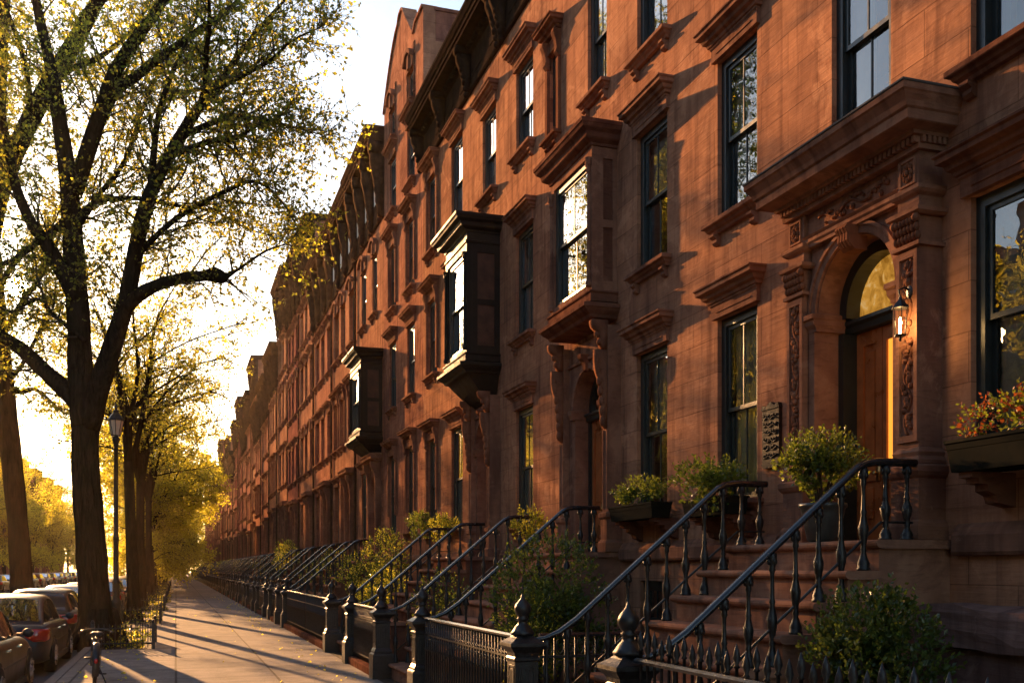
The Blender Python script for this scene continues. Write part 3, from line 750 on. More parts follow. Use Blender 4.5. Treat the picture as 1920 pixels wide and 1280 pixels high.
NSTEP = 8; RISE = 1.81/NSTEP; RUN = 0.27; X0 = 2.95
def tread_pts(x0, x1, zt):
    return [(x0+0.02,zt-0.065),(x0-0.012,zt-0.058),(x0-0.028,zt-0.042),(x0-0.032,zt-0.025),(x0-0.024,zt-0.008),(x0-0.008,zt),(x1,zt),(x1,zt-0.065)]
def make_stoop(y0, y1, label, group, detail=2, rail_in=0.10):
    yc = (y0+y1)/2
    root = empty('stoop', (X0, yc, 0), label, 'stoop', group)
    b = MB(); prof = [(X0+0.02, -0.1)]
    for i in range(NSTEP):
        prof += [(X0+0.02+RUN*i, (i+1)*RISE-0.066), (X0+0.02+RUN*(i+1) if i < NSTEP-1 else XF-0.003, (i+1)*RISE-0.066)]
    prof.append((XF-0.003, -0.1))
    b.prism_y(prof, y0+0.045, y1-0.045)
    b.build('stair_body', M['trimd'] if detail < 2 else M['step'], root)
    if detail >= 1:
        for i in range(NSTEP):
            t = MB(); xa = X0+RUN*i; xb = X0+RUN*(i+1)+0.015 if i < NSTEP-1 else XF-0.004
            t.prism_y(tread_pts(xa, xb, (i+1)*RISE), y0, y1)
            t.build('tread', M['step'], root)
    else:
        t = MB()
        for i in range(NSTEP):
            xa = X0+RUN*i; xb = X0+RUN*(i+1)+0.015 if i < NSTEP-1 else XF-0.004
            t.prism_y(tread_pts(xa, xb, (i+1)*RISE), y0, y1)
        t.build('tread', M['step'], root)
    zl = NSTEP*RISE; xk = X0+RUN*(NSTEP-1)-0.02
    for y in (y0+rail_in, y1-rail_in):
        h = 0.565
        top = [(X0-0.02, y, 0.985), (X0+0.08, y, 1.0), (X0+0.20, y, 1.045), (X0+0.36, y, 1.15)]
        for k in range(1, 7):
            q = k/6; top.append((X0+0.36+(xk-0.12-X0-0.36)*q, y, 1.15+(zl+h-0.05-1.15)*q))
        top += [(xk-0.04, y, zl+h-0.012), (xk+0.06, y, zl+h+0.004), (5.22, y, zl+h+0.006)]
        r = MB(); rr = [0.022]*2+[0.03]+[0.034]*(len(top)-3)
        # moulded hand-rail section: flat oval
        rings = []
        for i, p in enumerate(top):
            k = rr[i]/0.034
            sec = [(-0.040,-0.006),(-0.036,0.018),(-0.018,0.030),(0.018,0.030),(0.036,0.018),(0.040,-0.006),(0.026,-0.026),(-0.026,-0.026)]
            rings.append([(p[0], p[1]+a*k, p[2]+bz*k) for a, bz in sec])
        r.loft(rings, True)
        ro = r.build('handrail', M['ironrail'], root, True)
        lo = MB(); lo.tube([(X0+0.10, y, 0.40), (xk+0.10, y, zl+0.13), (5.2, y, zl+0.13)], 0.0105, 6)
        lo.build('lower_rail', M['iron'], ro, True)
        def railz(x):
            for i in range(len(top)-1):
                if top[i][0] <= x <= top[i+1][0]:
                    q = (x-top[i][0])/(top[i+1][0]-top[i][0]); return top[i][2]+(top[i+1][2]-top[i][2])*q
            return top[-1][2]
        spots = []; xx = X0+0.09
        while xx < 5.19:
            spots.append((xx, min(NSTEP, int((xx-0.035-X0)/RUN)+1)*RISE if xx > X0+0.035 else RISE)); xx += 0.192
        one = MB() if detail < 2 else None
        for x, z in spots:
            ht = railz(x)-0.02-z; k = ht/0.575
            bb = one if one is not None else MB()
            bb.lathe([(rd, hh*k) for rd, hh in BAL], (x, y, z), 10 if detail == 2 else 6)
            if detail == 2:
                for q in range(4):
                    a = q*pi/2; bb.ball((x+0.028*cos(a), y+0.028*sin(a), z+0.53*k), 0.016, 0.016, 0.026, 5, 4)
                    bb.ball((x+0.026*cos(a+.7), y+0.026*sin(a+.7), z+0.235*k), 0.014, 0.014, 0.03, 5, 4)
                bb.build('baluster', M['iron'], ro, True)
        if one is not None: one.build('baluster_row', M['iron'], ro, True)
    newel(root, X0-0.10, y0+0.02, 14 if detail == 2 else 8)
    newel(root, X0-0.10, y1-0.02, 14 if detail == 2 else 8)
    return root

def make_fence(y0, y1, label, group, detail=2, spears=False, xfence=2.85):
    root = empty('iron_fence', (xfence, (y0+y1)/2, 0), label, 'fence', group)
    c = MB(); c.prism_y([(xfence-0.10,-0.05),(xfence-0.10,0.10),(xfence-0.085,0.125),(xfence+0.085,0.125),(xfence+0.10,0.10),(xfence+0.10,-0.05)], y0, y1)
    c.build('kerb_stone', M['trimd'], root)
    zr = 1.00
    r = MB(); r.prism_y([(xfence-0.030,zr-0.012),(xfence-0.032,zr+0.006),(xfence-0.016,zr+0.022),(xfence+0.016,zr+0.022),(xfence+0.032,zr+0.006),(xfence+0.030,zr-0.012)], y0, y1)
    r.build('top_rail', M['ironrail'], root)
    r = MB(); r.box(xfence-0.012, xfence+0.012, y0, y1, 0.20, 0.225); r.box(xfence-0.012, xfence+0.012, y0, y1, 0.80, 0.82); r.build('bottom_rail', M['iron'], root)
    p = MB(); n = max(3, int((y1-y0)/0.098)); sg = 6 if detail == 2 else 4
    for i in range(n):
        y = y0+(y1-y0)*(i+0.5)/n
        if spears:
            zt = 1.14 if i % 2 == 0 else 1.10
            p.lathe([(0.011,0.13),(0.011,0.55),(0.020,0.57),(0.020,0.59),(0.011,0.61),(0.011,zt-0.075),(0.022,zt-0.07),(0.012,zt-0.055),(0.024,zt-0.02),(0.016,zt+0.02),(0.002,zt+0.06)], (xfence, y, 0), sg)
        else:
            p.lathe([(0.013,0.13),(0.013,0.20),(0.020,0.235),(0.011,0.27),(0.011,0.62),(0.019,0.64),(0.011,0.66),(0.010,0.985)], (xfence, y, 0), sg)
            if detail == 2:
                yy = y+(y1-y0)/n/2
                if i < n-1:
                    m = 8; p.tube([(xfence, yy+0.034*cos(2*pi*k/m), 0.905+0.075*sin(2*pi*k/m)) for k in range(m+1)], 0.006, 4)
                    p.tube([(xfence, yy+0.030*cos(pi*k/6), 0.72+0.05*sin(pi*k/6)) for k in range(7)], 0.006, 4)
    p.build('picket_panel', M['iron'], root, True)
    return root
# ------------------------------------------------------------------ plants
from mathutils import noise as mnoise
def rvec(r):
    while True:
        v = Vector((r.uniform(-1,1), r.uniform(-1,1), r.uniform(-1,1)))
        if 0.05 < v.length < 1: return v.normalized()
def leaf(mb, p, d, size, r, mi=0, wid=0.32):
    """one small folded leaf"""
    u = d.cross(rvec(r))
    if u.length < 1e-3: return
    u.normalize(); n = u.cross(d); w = size*wid
    a = p; b = p + d*(size*0.5) + u*w + n*(w*0.25); c = p + d*size; e = p + d*(size*0.5) - u*w + n*(w*0.25)
    o = len(mb.v); mb.v.extend([tuple(a), tuple(b), tuple(c), tuple(e)])
    mb.f.append((o,o+1,o+2)); mb.f.append((o,o+2,o+3)); mb.m.extend((mi,mi))

def bush(name, loc, rx, ry, zb, zt, n, label, cat, mats, lsize=0.05, seed=0, lumps=9, group=None, stems=True, mix=0.0, spray=0.12):
    r = random.Random(seed); x, y, z = loc
    root = empty(name, loc, label, cat, group)
    zc = (zb+zt)/2; rz = (zt-zb)/2
    cs = []
    for i in range(lumps):
        v = rvec(r); k = r.uniform(0.45, 0.8)
        k = r.uniform(0.35, 0.95); cs.append((Vector((v.x*rx*k, v.y*ry*k, zc+v.z*rz*k)), r.uniform(0.22, 0.55)))
    L = MB()
    for i in range(n):
        c, q = cs[i % lumps]
        v = rvec(r); rad = r.random()**0.45
        p = c + Vector((v.x*rx, v.y*ry, v.z*rz))*q*rad
        if mnoise.noise((p+Vector((x*7+seed, y*3, 0)))*(2.6/max(rx,0.3))) < -0.12 and r.random() < 0.9: continue
        d = (v + rvec(r)*0.9 + Vector((0,0,0.35))).normalized()
        leaf(L, Vector((x,y,z))+p, d, lsize*r.uniform(0.6,1.3), r, 1 if r.random() < mix else 0)
    for i in range(int(n*spray/10)):                               # shoots that stick out
        v = rvec(r); v.z = abs(v.z)*0.9+0.1; v.normalize()
        p = Vector((v.x*rx, v.y*ry, zc+v.z*rz))*r.uniform(0.85,1.0) ; p.z = zc+v.z*rz*r.uniform(0.85,1.0)
        d = (v+rvec(r)*0.4+Vector((0,0,0.5))).normalized(); ln = lsize*r.uniform(1.5,3.6)
        for k in range(8):
            q = p + d*(ln*k/8)
            leaf(L, Vector((x,y,z))+q, (d+rvec(r)*0.9).normalized(), lsize*r.uniform(0.5,0.9), r, 1 if r.random() < mix else 0)
    L.build('foliage', mats, root)
    if stems:
        S = MB()
        for i in range(7):
            v = rvec(r)
            S.tube([(x+0.05*v.x, y+0.05*v.y, z), (x+0.2*rx*v.x, y+0.2*ry*v.y, z+zb+0.1), (x+0.55*rx*v.x, y+0.55*ry*v.y, z+zc+0.4*rz)], [0.016,0.012,0.005], 5)
        S.build('stem', M['twig'], root)
    return root

def curve_pts(pts, k=3):
    """Catmull-Rom through (x,y,z,r)"""
    P = [pts[0]]+list(pts)+[pts[-1]]; out = []
    for i in range(1, len(P)-2):
        for j in range(k):
            t = j/k; a = []
            for q in range(4):
                p0, p1, p2, p3 = P[i-1][q], P[i][q], P[i+1][q], P[i+2][q]
                a.append(0.5*((2*p1)+(-p0+p2)*t+(2*p0-5*p1+4*p2-p3)*t*t+(-p0+3*p1-3*p2+p3)*t**3))
            out.append(tuple(a))
    out.append(tuple(pts[-1])); return out

def sub_branch(W, C, p, d, ln, rad, r, P, lvl):
    """a wandering side branch with twigs and leaves; W wood mesh, C crown mesh (0 twig, 1.. leaf)"""
    n = max(3, int(ln/0.28)) if lvl == 0 else 3
    pts = [p]; q = p.copy(); dd = d.copy()
    for i in range(n):
        dd = (dd + rvec(r)*P['wob'] + Vector((0,0,P['up'] if lvl == 0 else -P['droop']))).normalized()
        q = q + dd*(ln/n); pts.append(q.copy())
    rads = [max(0.0025, rad*(1-0.85*i/n)) for i in range(n+1)]
    (C).tube([tuple(a) for a in pts], rads, 4 if lvl == 0 else 3, 0, False)
    if lvl == 0:
        for i in range(1, n+1):
            for k in range(P['tw']):
                a = pts[i-1].lerp(pts[i], r.random()); ax = (pts[i]-pts[i-1]).normalized()
                side = ax.cross(rvec(r)); side = side.normalized() if side.length > 1e-3 else rvec(r)
                td = (ax*r.uniform(0.3,1.0)+side*r.uniform(0.5,1.0)+Vector((0,0,P['tup']))).normalized()
                sub_branch(W, C, a, td, r.uniform(*P['twl']), 0.006, r, P, 1)
    else:
        for i in range(n):
            for k in range(P['lv']):
                if r.random() > P['dens']: continue
                a = pts[i].lerp(pts[i+1], r.random())
                leaf(C, a, (dd*0.5+rvec(r)+Vector((0,0,-0.25))).normalized(), P['ls']*r.uniform(0.4,1.5), r, 2 if r.random() < P['yel'] else 1, 0.36)

def tree_from_limbs(name, base, limbs, label, group, P, seed=0, cat='tree', trunk_n=16):
    r = random.Random(seed)
    root = empty(name, (0,0,0), label, cat, group)
    W = MB(); C = MB()
    for li, L in enumerate(limbs):
        pts = curve_pts(L, 3)
        rr = [q[3]*(1+0.05*r.uniform(-1,1)) for q in pts]
        big = L[0][3] > 0.1
        W.tube([q[:3] for q in pts], rr, trunk_n if li == 0 else (10 if big else 6), 0)
        if li == 0: continue
        tot = 0; acc = 0
        lens = [(Vector(pts[i+1][:3])-Vector(pts[i][:3])).length for i in range(len(pts)-1)]
        T = sum(lens)
        for i, sg in enumerate(lens):
            a, b = Vector(pts[i][:3]), Vector(pts[i+1][:3]); ax = (b-a).normalized()
            acc += sg
            while acc > P['gap']:
                acc -= P['gap']; tot += 1
                t = (sum(lens[:i])+sg-acc)/T
                if t < P['t0'] and big: continue
                q = a.lerp(b, max(0, min(1, 1-acc/sg if sg > 0 else 0)))
                side = ax.cross(rvec(r)); side.normalize()
                d = (ax*r.uniform(0.45,1.0)+side*r.uniform(0.6,1.0)).normalized()
                ln = r.uniform(*P['bl'])*(1.15-0.70*t)
                sub_branch(W, C, q, d, ln, min(0.022, rr[i]*0.5), r, P, 0)
        tip = Vector(pts[-1][:3]); ax = (tip-Vector(pts[-2][:3])).normalized()
        for k in range(3):
            sub_branch(W, C, tip, (ax+rvec(r)*0.5).normalized(), r.uniform(*P['bl'])*0.45, max(0.008, min(0.02, rr[-1])), r, P, 0)
    # root flare
    q0 = limbs[0][0]
    for k in range(7):
        a = 2*pi*k/7+r.uniform(-.3,.3); R = q0[3]
        W.tube([(q0[0]+R*0.62*cos(a), q0[1]+R*0.62*sin(a), 0.75), (q0[0]+R*0.85*cos(a), q0[1]+R*0.85*sin(a), 0.30), (q0[0]+R*1.35*cos(a), q0[1]+R*1.35*sin(a), -0.08)], [R*0.22, R*0.26, R*0.16], 7)
    W.build('trunk', M['bark'], root, True)
    C.build('crown', [M['twig'], M['leaf'], M['leafy']], root)
    root.location = base
    return root

def make_vase_tree(name, H, r0, fork, spread, nl, seed, label, group, P, low=0.0):
    """street tree with a straight bole and rising limbs"""
    r = random.Random(seed)
    lx, ly = r.uniform(-0.2,0.2), r.uniform(-0.2,0.2)
    limbs = [[(0,0,-0.1,r0*1.35),(0.02,0,0.5,r0*1.08),(lx*0.4,ly*0.4,fork*0.5,r0*0.93),(lx,ly,fork,r0*0.85)]]
    for i in range(nl):
        a = 2*pi*i/nl+r.uniform(-0.35,0.35); s = spread*r.uniform(0.65,1.05); h = H*r.uniform(0.82,1.0)
        z0 = fork-r.uniform(0.0,0.5)
        pts = [(lx, ly, z0, r0*0.62)]
        for t in (0.2,0.45,0.7,0.9,1.0):
            q = t**1.15
            pts.append((lx+cos(a)*s*q+r.uniform(-.2,.2), ly+sin(a)*s*q+r.uniform(-.2,.2), z0+(h-z0)*(t**0.88), r0*(0.52*(1-t)+0.035)))
        limbs.append(pts)
        for k in range(3):                                           # secondary limbs
            b = pts[1+k]; aa = a+r.choice((-1,1))*r.uniform(0.5,1.2); ln = r.uniform(1.6,3.2)
            zz = r.uniform(0.15,0.75)
            limbs.append([(b[0],b[1],b[2],b[3]*0.55),(b[0]+cos(aa)*ln*0.5,b[1]+sin(aa)*ln*0.5,b[2]+ln*0.5*zz,b[3]*0.38),(b[0]+cos(aa)*ln,b[1]+sin(aa)*ln,b[2]+ln*zz*0.8,0.02)])
    for k in range(int(low)):                                        # low side boughs
        a = 2*pi*k/max(1,low)+r.uniform(-.3,.3); z = fork*r.uniform(0.42,0.95); ln = r.uniform(1.6,3.2)
        limbs.append([(0,0,z,r0*0.22),(cos(a)*ln*0.5,sin(a)*ln*0.5,z+0.55,r0*0.14),(cos(a)*ln,sin(a)*ln,z+r.uniform(0.1,0.9),0.012)])
    return tree_from_limbs(name, (0,0,0), limbs, label, group, P, seed+50, trunk_n=12)

# ------------------------------------------------------------------ cars
def make_car(name, paint, label, group, wagon=False):
    root = empty(name, (0,0,0), label, 'car', group)
    Wd, L = 0.80, 2.12
    st = [(-2.12,0.60,0.30,0.58),(-2.08,0.70,0.24,0.72),(-1.95,0.76,0.20,0.80),(-1.5,0.795,0.18,0.835),(-0.9,0.80,0.17,0.83),(0,0.80,0.17,0.81),(0.8,0.80,0.17,0.80),(1.2,0.79,0.18,0.775),(1.7,0.765,0.19,0.70),(2.0,0.70,0.22,0.62),(2.12,0.58,0.28,0.52)]
    def ring(y, w, zb, zt):
        zm = zb+(zt-zb)*0.55
        half = [(0,zb),(w*0.80,zb),(w*0.95,zb+0.05),(w*0.985,zm-0.12),(w,zm),(w*0.985,zt-0.11),(w*0.94,zt-0.035),(w*0.86,zt),(w*0.4,zt+0.012)]
        return [(x,y,z) for x,z in half]+[(0,y,zt+0.016)]+[(-x,y,z) for x,z in half[:0:-1]]
    b = MB(); b.loft([ring(*s) for s in st], True)
    bo = b.build('body', paint, root, True)
    # greenhouse
    gs = [(-1.78,0.815,0.67,0.69),(-1.45,0.93,0.67,0.64),(-0.86,1.20,0.68,0.565),(-0.55,1.255,0.69,0.55),(-0.1,1.275,0.69,0.545),(0.3,1.25,0.69,0.55),(0.55,1.185,0.685,0.57),(0.95,0.97,0.66,0.62),(1.25,0.80,0.64,0.63)]
    if wagon: gs[0] = (-2.02,0.80,0.66,0.64); gs[1] = (-1.92,1.05,0.66,0.59); gs[2] = (-1.72,1.22,0.67,0.56); gs[3] = (-1.1,1.27,0.69,0.55)
    def gring(y, zt, wb, wt):
        half = [(wb,0.74),(wb*0.97+wt*0.03,0.80 if zt > 0.84 else zt-0.02),(wt,zt-0.05 if zt > 0.9 else zt-0.01),(wt-0.06,zt-0.008),(wt*0.5,zt+0.012)]
        return [(x,y,z) for x,z in half]+[(0,y,zt+0.016)]+[(-x,y,z) for x,z in half[::-1]]
    g = MB(); g.loft([gring(*s) for s in gs], True)
    g.build('roof', paint, root, True)
    def interp(y):
        for i in range(len(gs)-1):
            if gs[i][0] <= y <= gs[i+1][0]:
                t = (y-gs[i][0])/(gs[i+1][0]-gs[i][0]); return [gs[i][k]+(gs[i+1][k]-gs[i][k])*t for k in range(1,4)]
    def sidept(y, z, s):
        zt, wb, wt = interp(y); t = min(1, max(0, (z-0.80)/max(0.05, zt-0.05-0.80))); return (s*(wb+(wt-wb)*t+0.006), y, z)
    for s in (-1, 1):
        for (ya, yb, name_) in ((-1.42 if not wagon else -1.75,-0.42,'rear_side_window'),(-0.36,0.72,'front_side_window')):
            w = MB(); n = 8
            lo = [ya+(yb-ya)*i/n for i in range(n+1)]
            bot = [sidept(y, 0.83, s) for y in lo]; top = [sidept(y, max(0.835, interp(y)[0]-0.075), s) for y in lo]
            w.loft([bot, top], False, closed=False); w.build(name_, M['carglass'], root, True)
        m = MB(); m.ball((s*0.86, 0.62, 0.86), 0.075, 0.05, 0.06, 10, 6); m.box(min(s*0.72,s*0.82), max(s*0.72,s*0.82), 0.60, 0.64, 0.83, 0.86); m.build('mirror', M['blacktrim'], root, True)
        for yh in (-0.52, 0.38):
            h = MB(); h.box(min(s*0.785,s*0.815), max(s*0.785,s*0.815), yh-0.09, yh+0.05, 0.69, 0.715); h.build('door_handle', M['chrome'], bo)
        sk = MB(); sk.box(min(s*0.77,s*0.808), max(s*0.77,s*0.808), -0.95, 0.95, 0.17, 0.25); sk.box(min(s*0.79,s*0.807), max(s*0.79,s*0.807), -0.95, 0.98, 0.50, 0.525); sk.build('side_trim', M['blacktrim'], bo)
        for yw in (-1.28, 1.30):
            ar = MB(); n = 18
            pa = [(yw+0.335*cos(pi*i/n), 0.28+0.335*sin(pi*i/n)) for i in range(n+1)]; pb = [(yw+0.285*cos(pi*i/n), 0.28+0.285*sin(pi*i/n)) for i in range(n+1)]
            ar.prism_x(pa, min(s*0.70,s*0.797), max(s*0.70,s*0.797)); ar.build('wheel_arch', M['rubber'], bo)
            t = MB(); t.lathe([(0.17,-0.085),(0.255,-0.085),(0.28,-0.065),(0.285,0.0),(0.28,0.065),(0.255,0.085),(0.17,0.085)], (s*0.735, yw, 0.285), 24, ax='x')
            to = t.build('wheel', M['rubber'], root, True)
            ri = MB(); xo = s*0.823; ri.lathe([(0.0,0.0),(0.175,0.0),(0.18,-s*0.015),(0.165,-s*0.03),(0.0,-s*0.03)] if s > 0 else [(0.0,0.0),(0.175,0.0),(0.18,0.015),(0.165,0.03),(0.0,0.03)], (xo, yw, 0.285), 20, ax='x')
            for k in range(7):
                a = 2*pi*k/7; ri.tube([(xo+s*0.006, yw+0.04*cos(a), 0.285+0.04*sin(a)), (xo+s*0.004, yw+0.165*cos(a), 0.285+0.165*sin(a))], 0.018, 5)
            ri.build('rim', M['rim'], to)
        tl = MB(); rg = []
        for (yy, xx) in ((-2.085,0.44),(-2.115,0.60),(-2.06,0.735),(-1.93,0.782),(-1.82,0.797)):
            rg.append([(s*xx, yy-0.006, 0.56),(s*(xx+0.012), yy-0.02, 0.60),(s*(xx+0.012), yy-0.015, 0.72),(s*xx, yy+0.004, 0.765),(s*(xx-0.05), yy+0.04, 0.74),(s*(xx-0.05), yy+0.04, 0.60)])
        tl.loft(rg, True); tl.build('tail_light', M['tail'], root, True)
        hl = MB(); rg = []
        for (yy, xx) in ((2.11,0.42),(2.10,0.58),(1.98,0.71),(1.80,0.755)):
            rg.append([(s*xx, yy+0.01, 0.44),(s*(xx+0.01), yy+0.015, 0.50),(s*xx, yy, 0.58),(s*(xx-0.06), yy-0.05, 0.55),(s*(xx-0.06), yy-0.05, 0.47)])
        hl.loft(rg, True); hl.build('headlight', M['chrome'], root, True)
    def strip(ya, za, yb, zb, wa, wb, name_, up):
        w = MB(); n = 6
        w.loft([[(-wa+2*wa*i/n, ya, za+0.03*(1-(2*i/n-1)**2)*up) for i in range(n+1)], [(-wb+2*wb*i/n, yb, zb+0.03*(1-(2*i/n-1)**2)*up) for i in range(n+1)]], False, closed=False)
        w.build(name_, M['carglass'], root, True)
    if wagon: strip(-2.02,0.85,-1.78,1.19,0.57,0.50,'rear_window',0.3)
    else: strip(-1.66,0.868,-0.92,1.198,0.60,0.50,'rear_window',1.0)
    strip(1.17,0.868,0.60,1.186,0.57,0.50,'windscreen',1.0)
    bm = MB(); rg = []
    for i in range(9):
        t = -1+2*i/8; xx = 0.70*t; yy = -2.16+0.20*abs(t)**4
        rg.append([(xx,yy+0.02,0.28),(xx,yy-0.02,0.34),(xx,yy-0.02,0.44),(xx,yy+0.02,0.48),(xx,yy+0.12,0.48),(xx,yy+0.12,0.28)])
    bm.loft(rg, True); bm.build('rear_bumper', M['blacktrim'], root, True)
    pl = MB(); pl.box(-0.15,0.15,-2.145,-2.125,0.58,0.68); pl.build('number_plate', M['plate'], root)
    return root

def make_bicycle(loc, label):
    root = empty('bicycle', loc, label, 'bicycle')
    R = 0.285; yr, yf = 0.0, 0.90
    def wheel(y):
        t = MB(); n = 30; rings = []
        for i in range(n+1):
            a = 2*pi*i/n; rings.append([(0.026*cos(b), y+(R-0.02+0.020*sin(b))*cos(a), R+(R-0.02+0.020*sin(b))*sin(a)) for b in [k*pi/3 for k in range(6)]])
        t.loft(rings, False); w = t.build('wheel', M['rubber'], root, True, off=(0,0,0))
        ri = MB(); rings = []
        for i in range(n+1):
            a = 2*pi*i/n; rings.append([(0.010*cos(b), y+(R-0.048+0.010*sin(b))*cos(a), R+(R-0.048+0.010*sin(b))*sin(a)) for b in [k*pi/2 for k in range(4)]])
        ri.loft(rings, False); ri.lathe([(0.018,-0.04),(0.022,0),(0.018,0.04)], (0,y,R), 8, ax='x')
        for k in range(20):
            a = 2*pi*k/20; sg = 0.03 if k % 2 else -0.03
            ri.tube([(sg, y+0.02*cos(a), R+0.02*sin(a)), (0, y+(R-0.05)*cos(a+0.2), R+(R-0.05)*sin(a+0.2))], 0.0018, 3)
        ri.build('rim', M['chrome'], w, True, off=(0,0,0))
    wheel(yr); wheel(yf)
    f = MB(); bb = (0, 0.37, 0.24); seat = (0, 0.24, 0.58); head = (0, 0.74, 0.60)
    f.tube([bb, seat], 0.016, 8); f.tube([seat, (0,0.72,0.63)], 0.016, 8); f.tube([bb, (0,0.755,0.53)], 0.019, 8); f.tube([(0,0.765,0.50),(0,0.715,0.66)], 0.020, 8)
    for s in (-1, 1):
        f.tube([(s*0.02,0.24,0.55),(s*0.055,yr,R)], 0.009, 6); f.tube([(s*0.03,0.37,0.24),(s*0.055,yr,R)], 0.009, 6)
        f.tube([(s*0.02,0.765,0.52),(s*0.05,0.80,0.42),(s*0.05,yf,R)], 0.011, 6)
    f.tube([(0,0.25,0.56),(0,0.215,0.68)], 0.012, 8); f.tube([(0,0.715,0.65),(0,0.69,0.735)], 0.012, 8)
    f.build('frame', M['iron'], root, True, off=(0,0,0))
    s_ = MB(); s_.loft([[(x*k, yy, 0.70+z) for x, z in ((-0.09,0.0),(-0.055,0.028),(0.0,0.02),(0.055,0.028),(0.09,0.0),(0.04,-0.035),(-0.04,-0.035))] for yy, k in ((0.085,0.55),(0.10,0.95),(0.17,1.0),(0.22,0.7),(0.28,0.34),(0.34,0.24),(0.355,0.12))], True)
    s_.build('saddle', M['saddle'], root, True, off=(0,0,0))
    h = MB(); h.tube([(-0.20,0.54,0.70),(-0.18,0.66,0.715),(-0.08,0.70,0.735),(0,0.69,0.735),(0.08,0.70,0.735),(0.18,0.66,0.715),(0.20,0.54,0.70)], 0.011, 7); hb = h.build('handlebar', M['iron'], root, True, off=(0,0,0))
    for s in (-1, 1):
        g = MB(); g.tube([(s*0.201,0.525,0.698),(s*0.195,0.60,0.706)], 0.017, 8); g.build('grip', M['saddle'], hb, True, off=(0,0,0))
    fd = MB()
    for y, a0, a1 in ((yr, 0.35, 3.6), (yf, 0.9, 3.0)):
        n = 16; rings = []
        for i in range(n+1):
            a = a0+(a1-a0)*i/n; q = R+0.028
            rings.append([(-0.044, y+(q-0.016)*cos(a), R+(q-0.016)*sin(a)),(-0.02, y+q*cos(a), R+q*sin(a)),(0.02, y+q*cos(a), R+q*sin(a)),(0.044, y+(q-0.016)*cos(a), R+(q-0.016)*sin(a))])
        fd.loft(rings, False, closed=False)
    fd.build('mudguard', M['iron'], root, True, off=(0,0,0))
    rk = MB()
    for s in (-1, 1):
        rk.tube([(s*0.06,0.20,0.635),(s*0.06,-0.22,0.635)], 0.007, 5); rk.tube([(s*0.06,-0.12,0.635),(s*0.056,0,R)], 0.006, 5)
    for k in range(4): rk.tube([(-0.06,-0.20+0.12*k,0.635),(0.06,-0.20+0.12*k,0.635)], 0.006, 5)
    rk.build('carrier', M['iron'], root, True, off=(0,0,0))
    ll = MB(); ll.ball((0,-0.315,0.36), 0.028, 0.02, 0.035, 8, 6); ll.build('rear_reflector', M['tail'], root, True, off=(0,0,0))
    ck = MB()
    ck.lathe([(0.0,-0.004),(0.085,-0.004),(0.085,0.004),(0.0,0.004)], (0.045,0.37,0.24), 18, ax='x')
    for s in (-1, 1):
        ck.tube([(s*0.05,0.37,0.24),(s*0.065,0.37-s*0.10,0.24-s*0.10)], 0.010, 6)
        ck.box(s*0.11-0.04, s*0.11+0.04, 0.37-s*0.10-0.03, 0.37-s*0.10+0.03, 0.23-s*0.10, 0.25-s*0.10)
    ck.tube([(0.045,0.37,0.325),(0.05,0.0,0.325)], 0.004, 4); ck.tube([(0.045,0.37,0.155),(0.05,0.0,0.245)], 0.004, 4)
    ck.build('crank', M['iron'], root, True, off=(0,0,0))
    ks = MB(); ks.tube([(0.045,0.12,0.25),(0.16,0.06,0.0)], 0.009, 6); ks.build('kickstand', M['iron'], root, True, off=(0,0,0))
    root.rotation_euler = (0, radians(3), radians(4.5))
    return root

def make_street_lamp(loc, label, H=5.35):
    root = empty('street_lamp', loc, label, 'street lamp')
    x, y, _ = loc
    p = MB()
    p.lathe([(0.17,0),(0.17,0.12),(0.14,0.16),(0.135,0.55),(0.155,0.60),(0.155,0.66),(0.11,0.72),(0.095,0.80),(0.095,1.15),(0.11,1.18),(0.11,1.22),(0.075,1.28),(0.068,2.4),(0.08,2.43),(0.08,2.49),(0.064,2.52),(0.056,H-0.30),(0.075,H-0.27),(0.06,H-0.22),(0.10,H-0.12),(0.11,H-0.06),(0.07,H-0.02),(0.07,H)], loc, 14)
    for k in range(10):
        a = 2*pi*k/10; p.tube([(x+0.093*cos(a),y+0.093*sin(a),0.82),(x+0.072*cos(a),y+0.072*sin(a),1.14)], 0.010, 4)
    p.build('post', M['iron'], root, True)
    l = MB(); l.lathe([(0.10,H+0.01),(0.115,H+0.04),(0.20,H+0.42),(0.205,H+0.45)], loc, 8); lo = l.build('lantern', M['lampglass'], root)
    c = MB()
    for k in range(8):
        a = 2*pi*k/8; c.tube([(x+0.118*cos(a),y+0.118*sin(a),H+0.03),(x+0.206*cos(a),y+0.206*sin(a),H+0.44)], 0.009, 4)
    c.lathe([(0.06,H),(0.125,H+0.001),(0.125,H+0.03),(0.10,H+0.034)], loc, 8)
    c.lathe([(0.22,H+0.44),(0.235,H+0.46),(0.22,H+0.50),(0.15,H+0.60),(0.085,H+0.66),(0.075,H+0.70),(0.09,H+0.72),(0.04,H+0.76),(0.03,H+0.82),(0.05,H+0.85),(0.03,H+0.89),(0.0,H+0.96)], loc, 8)
    c.build('lantern_cap', M['iron'], lo)
    return root

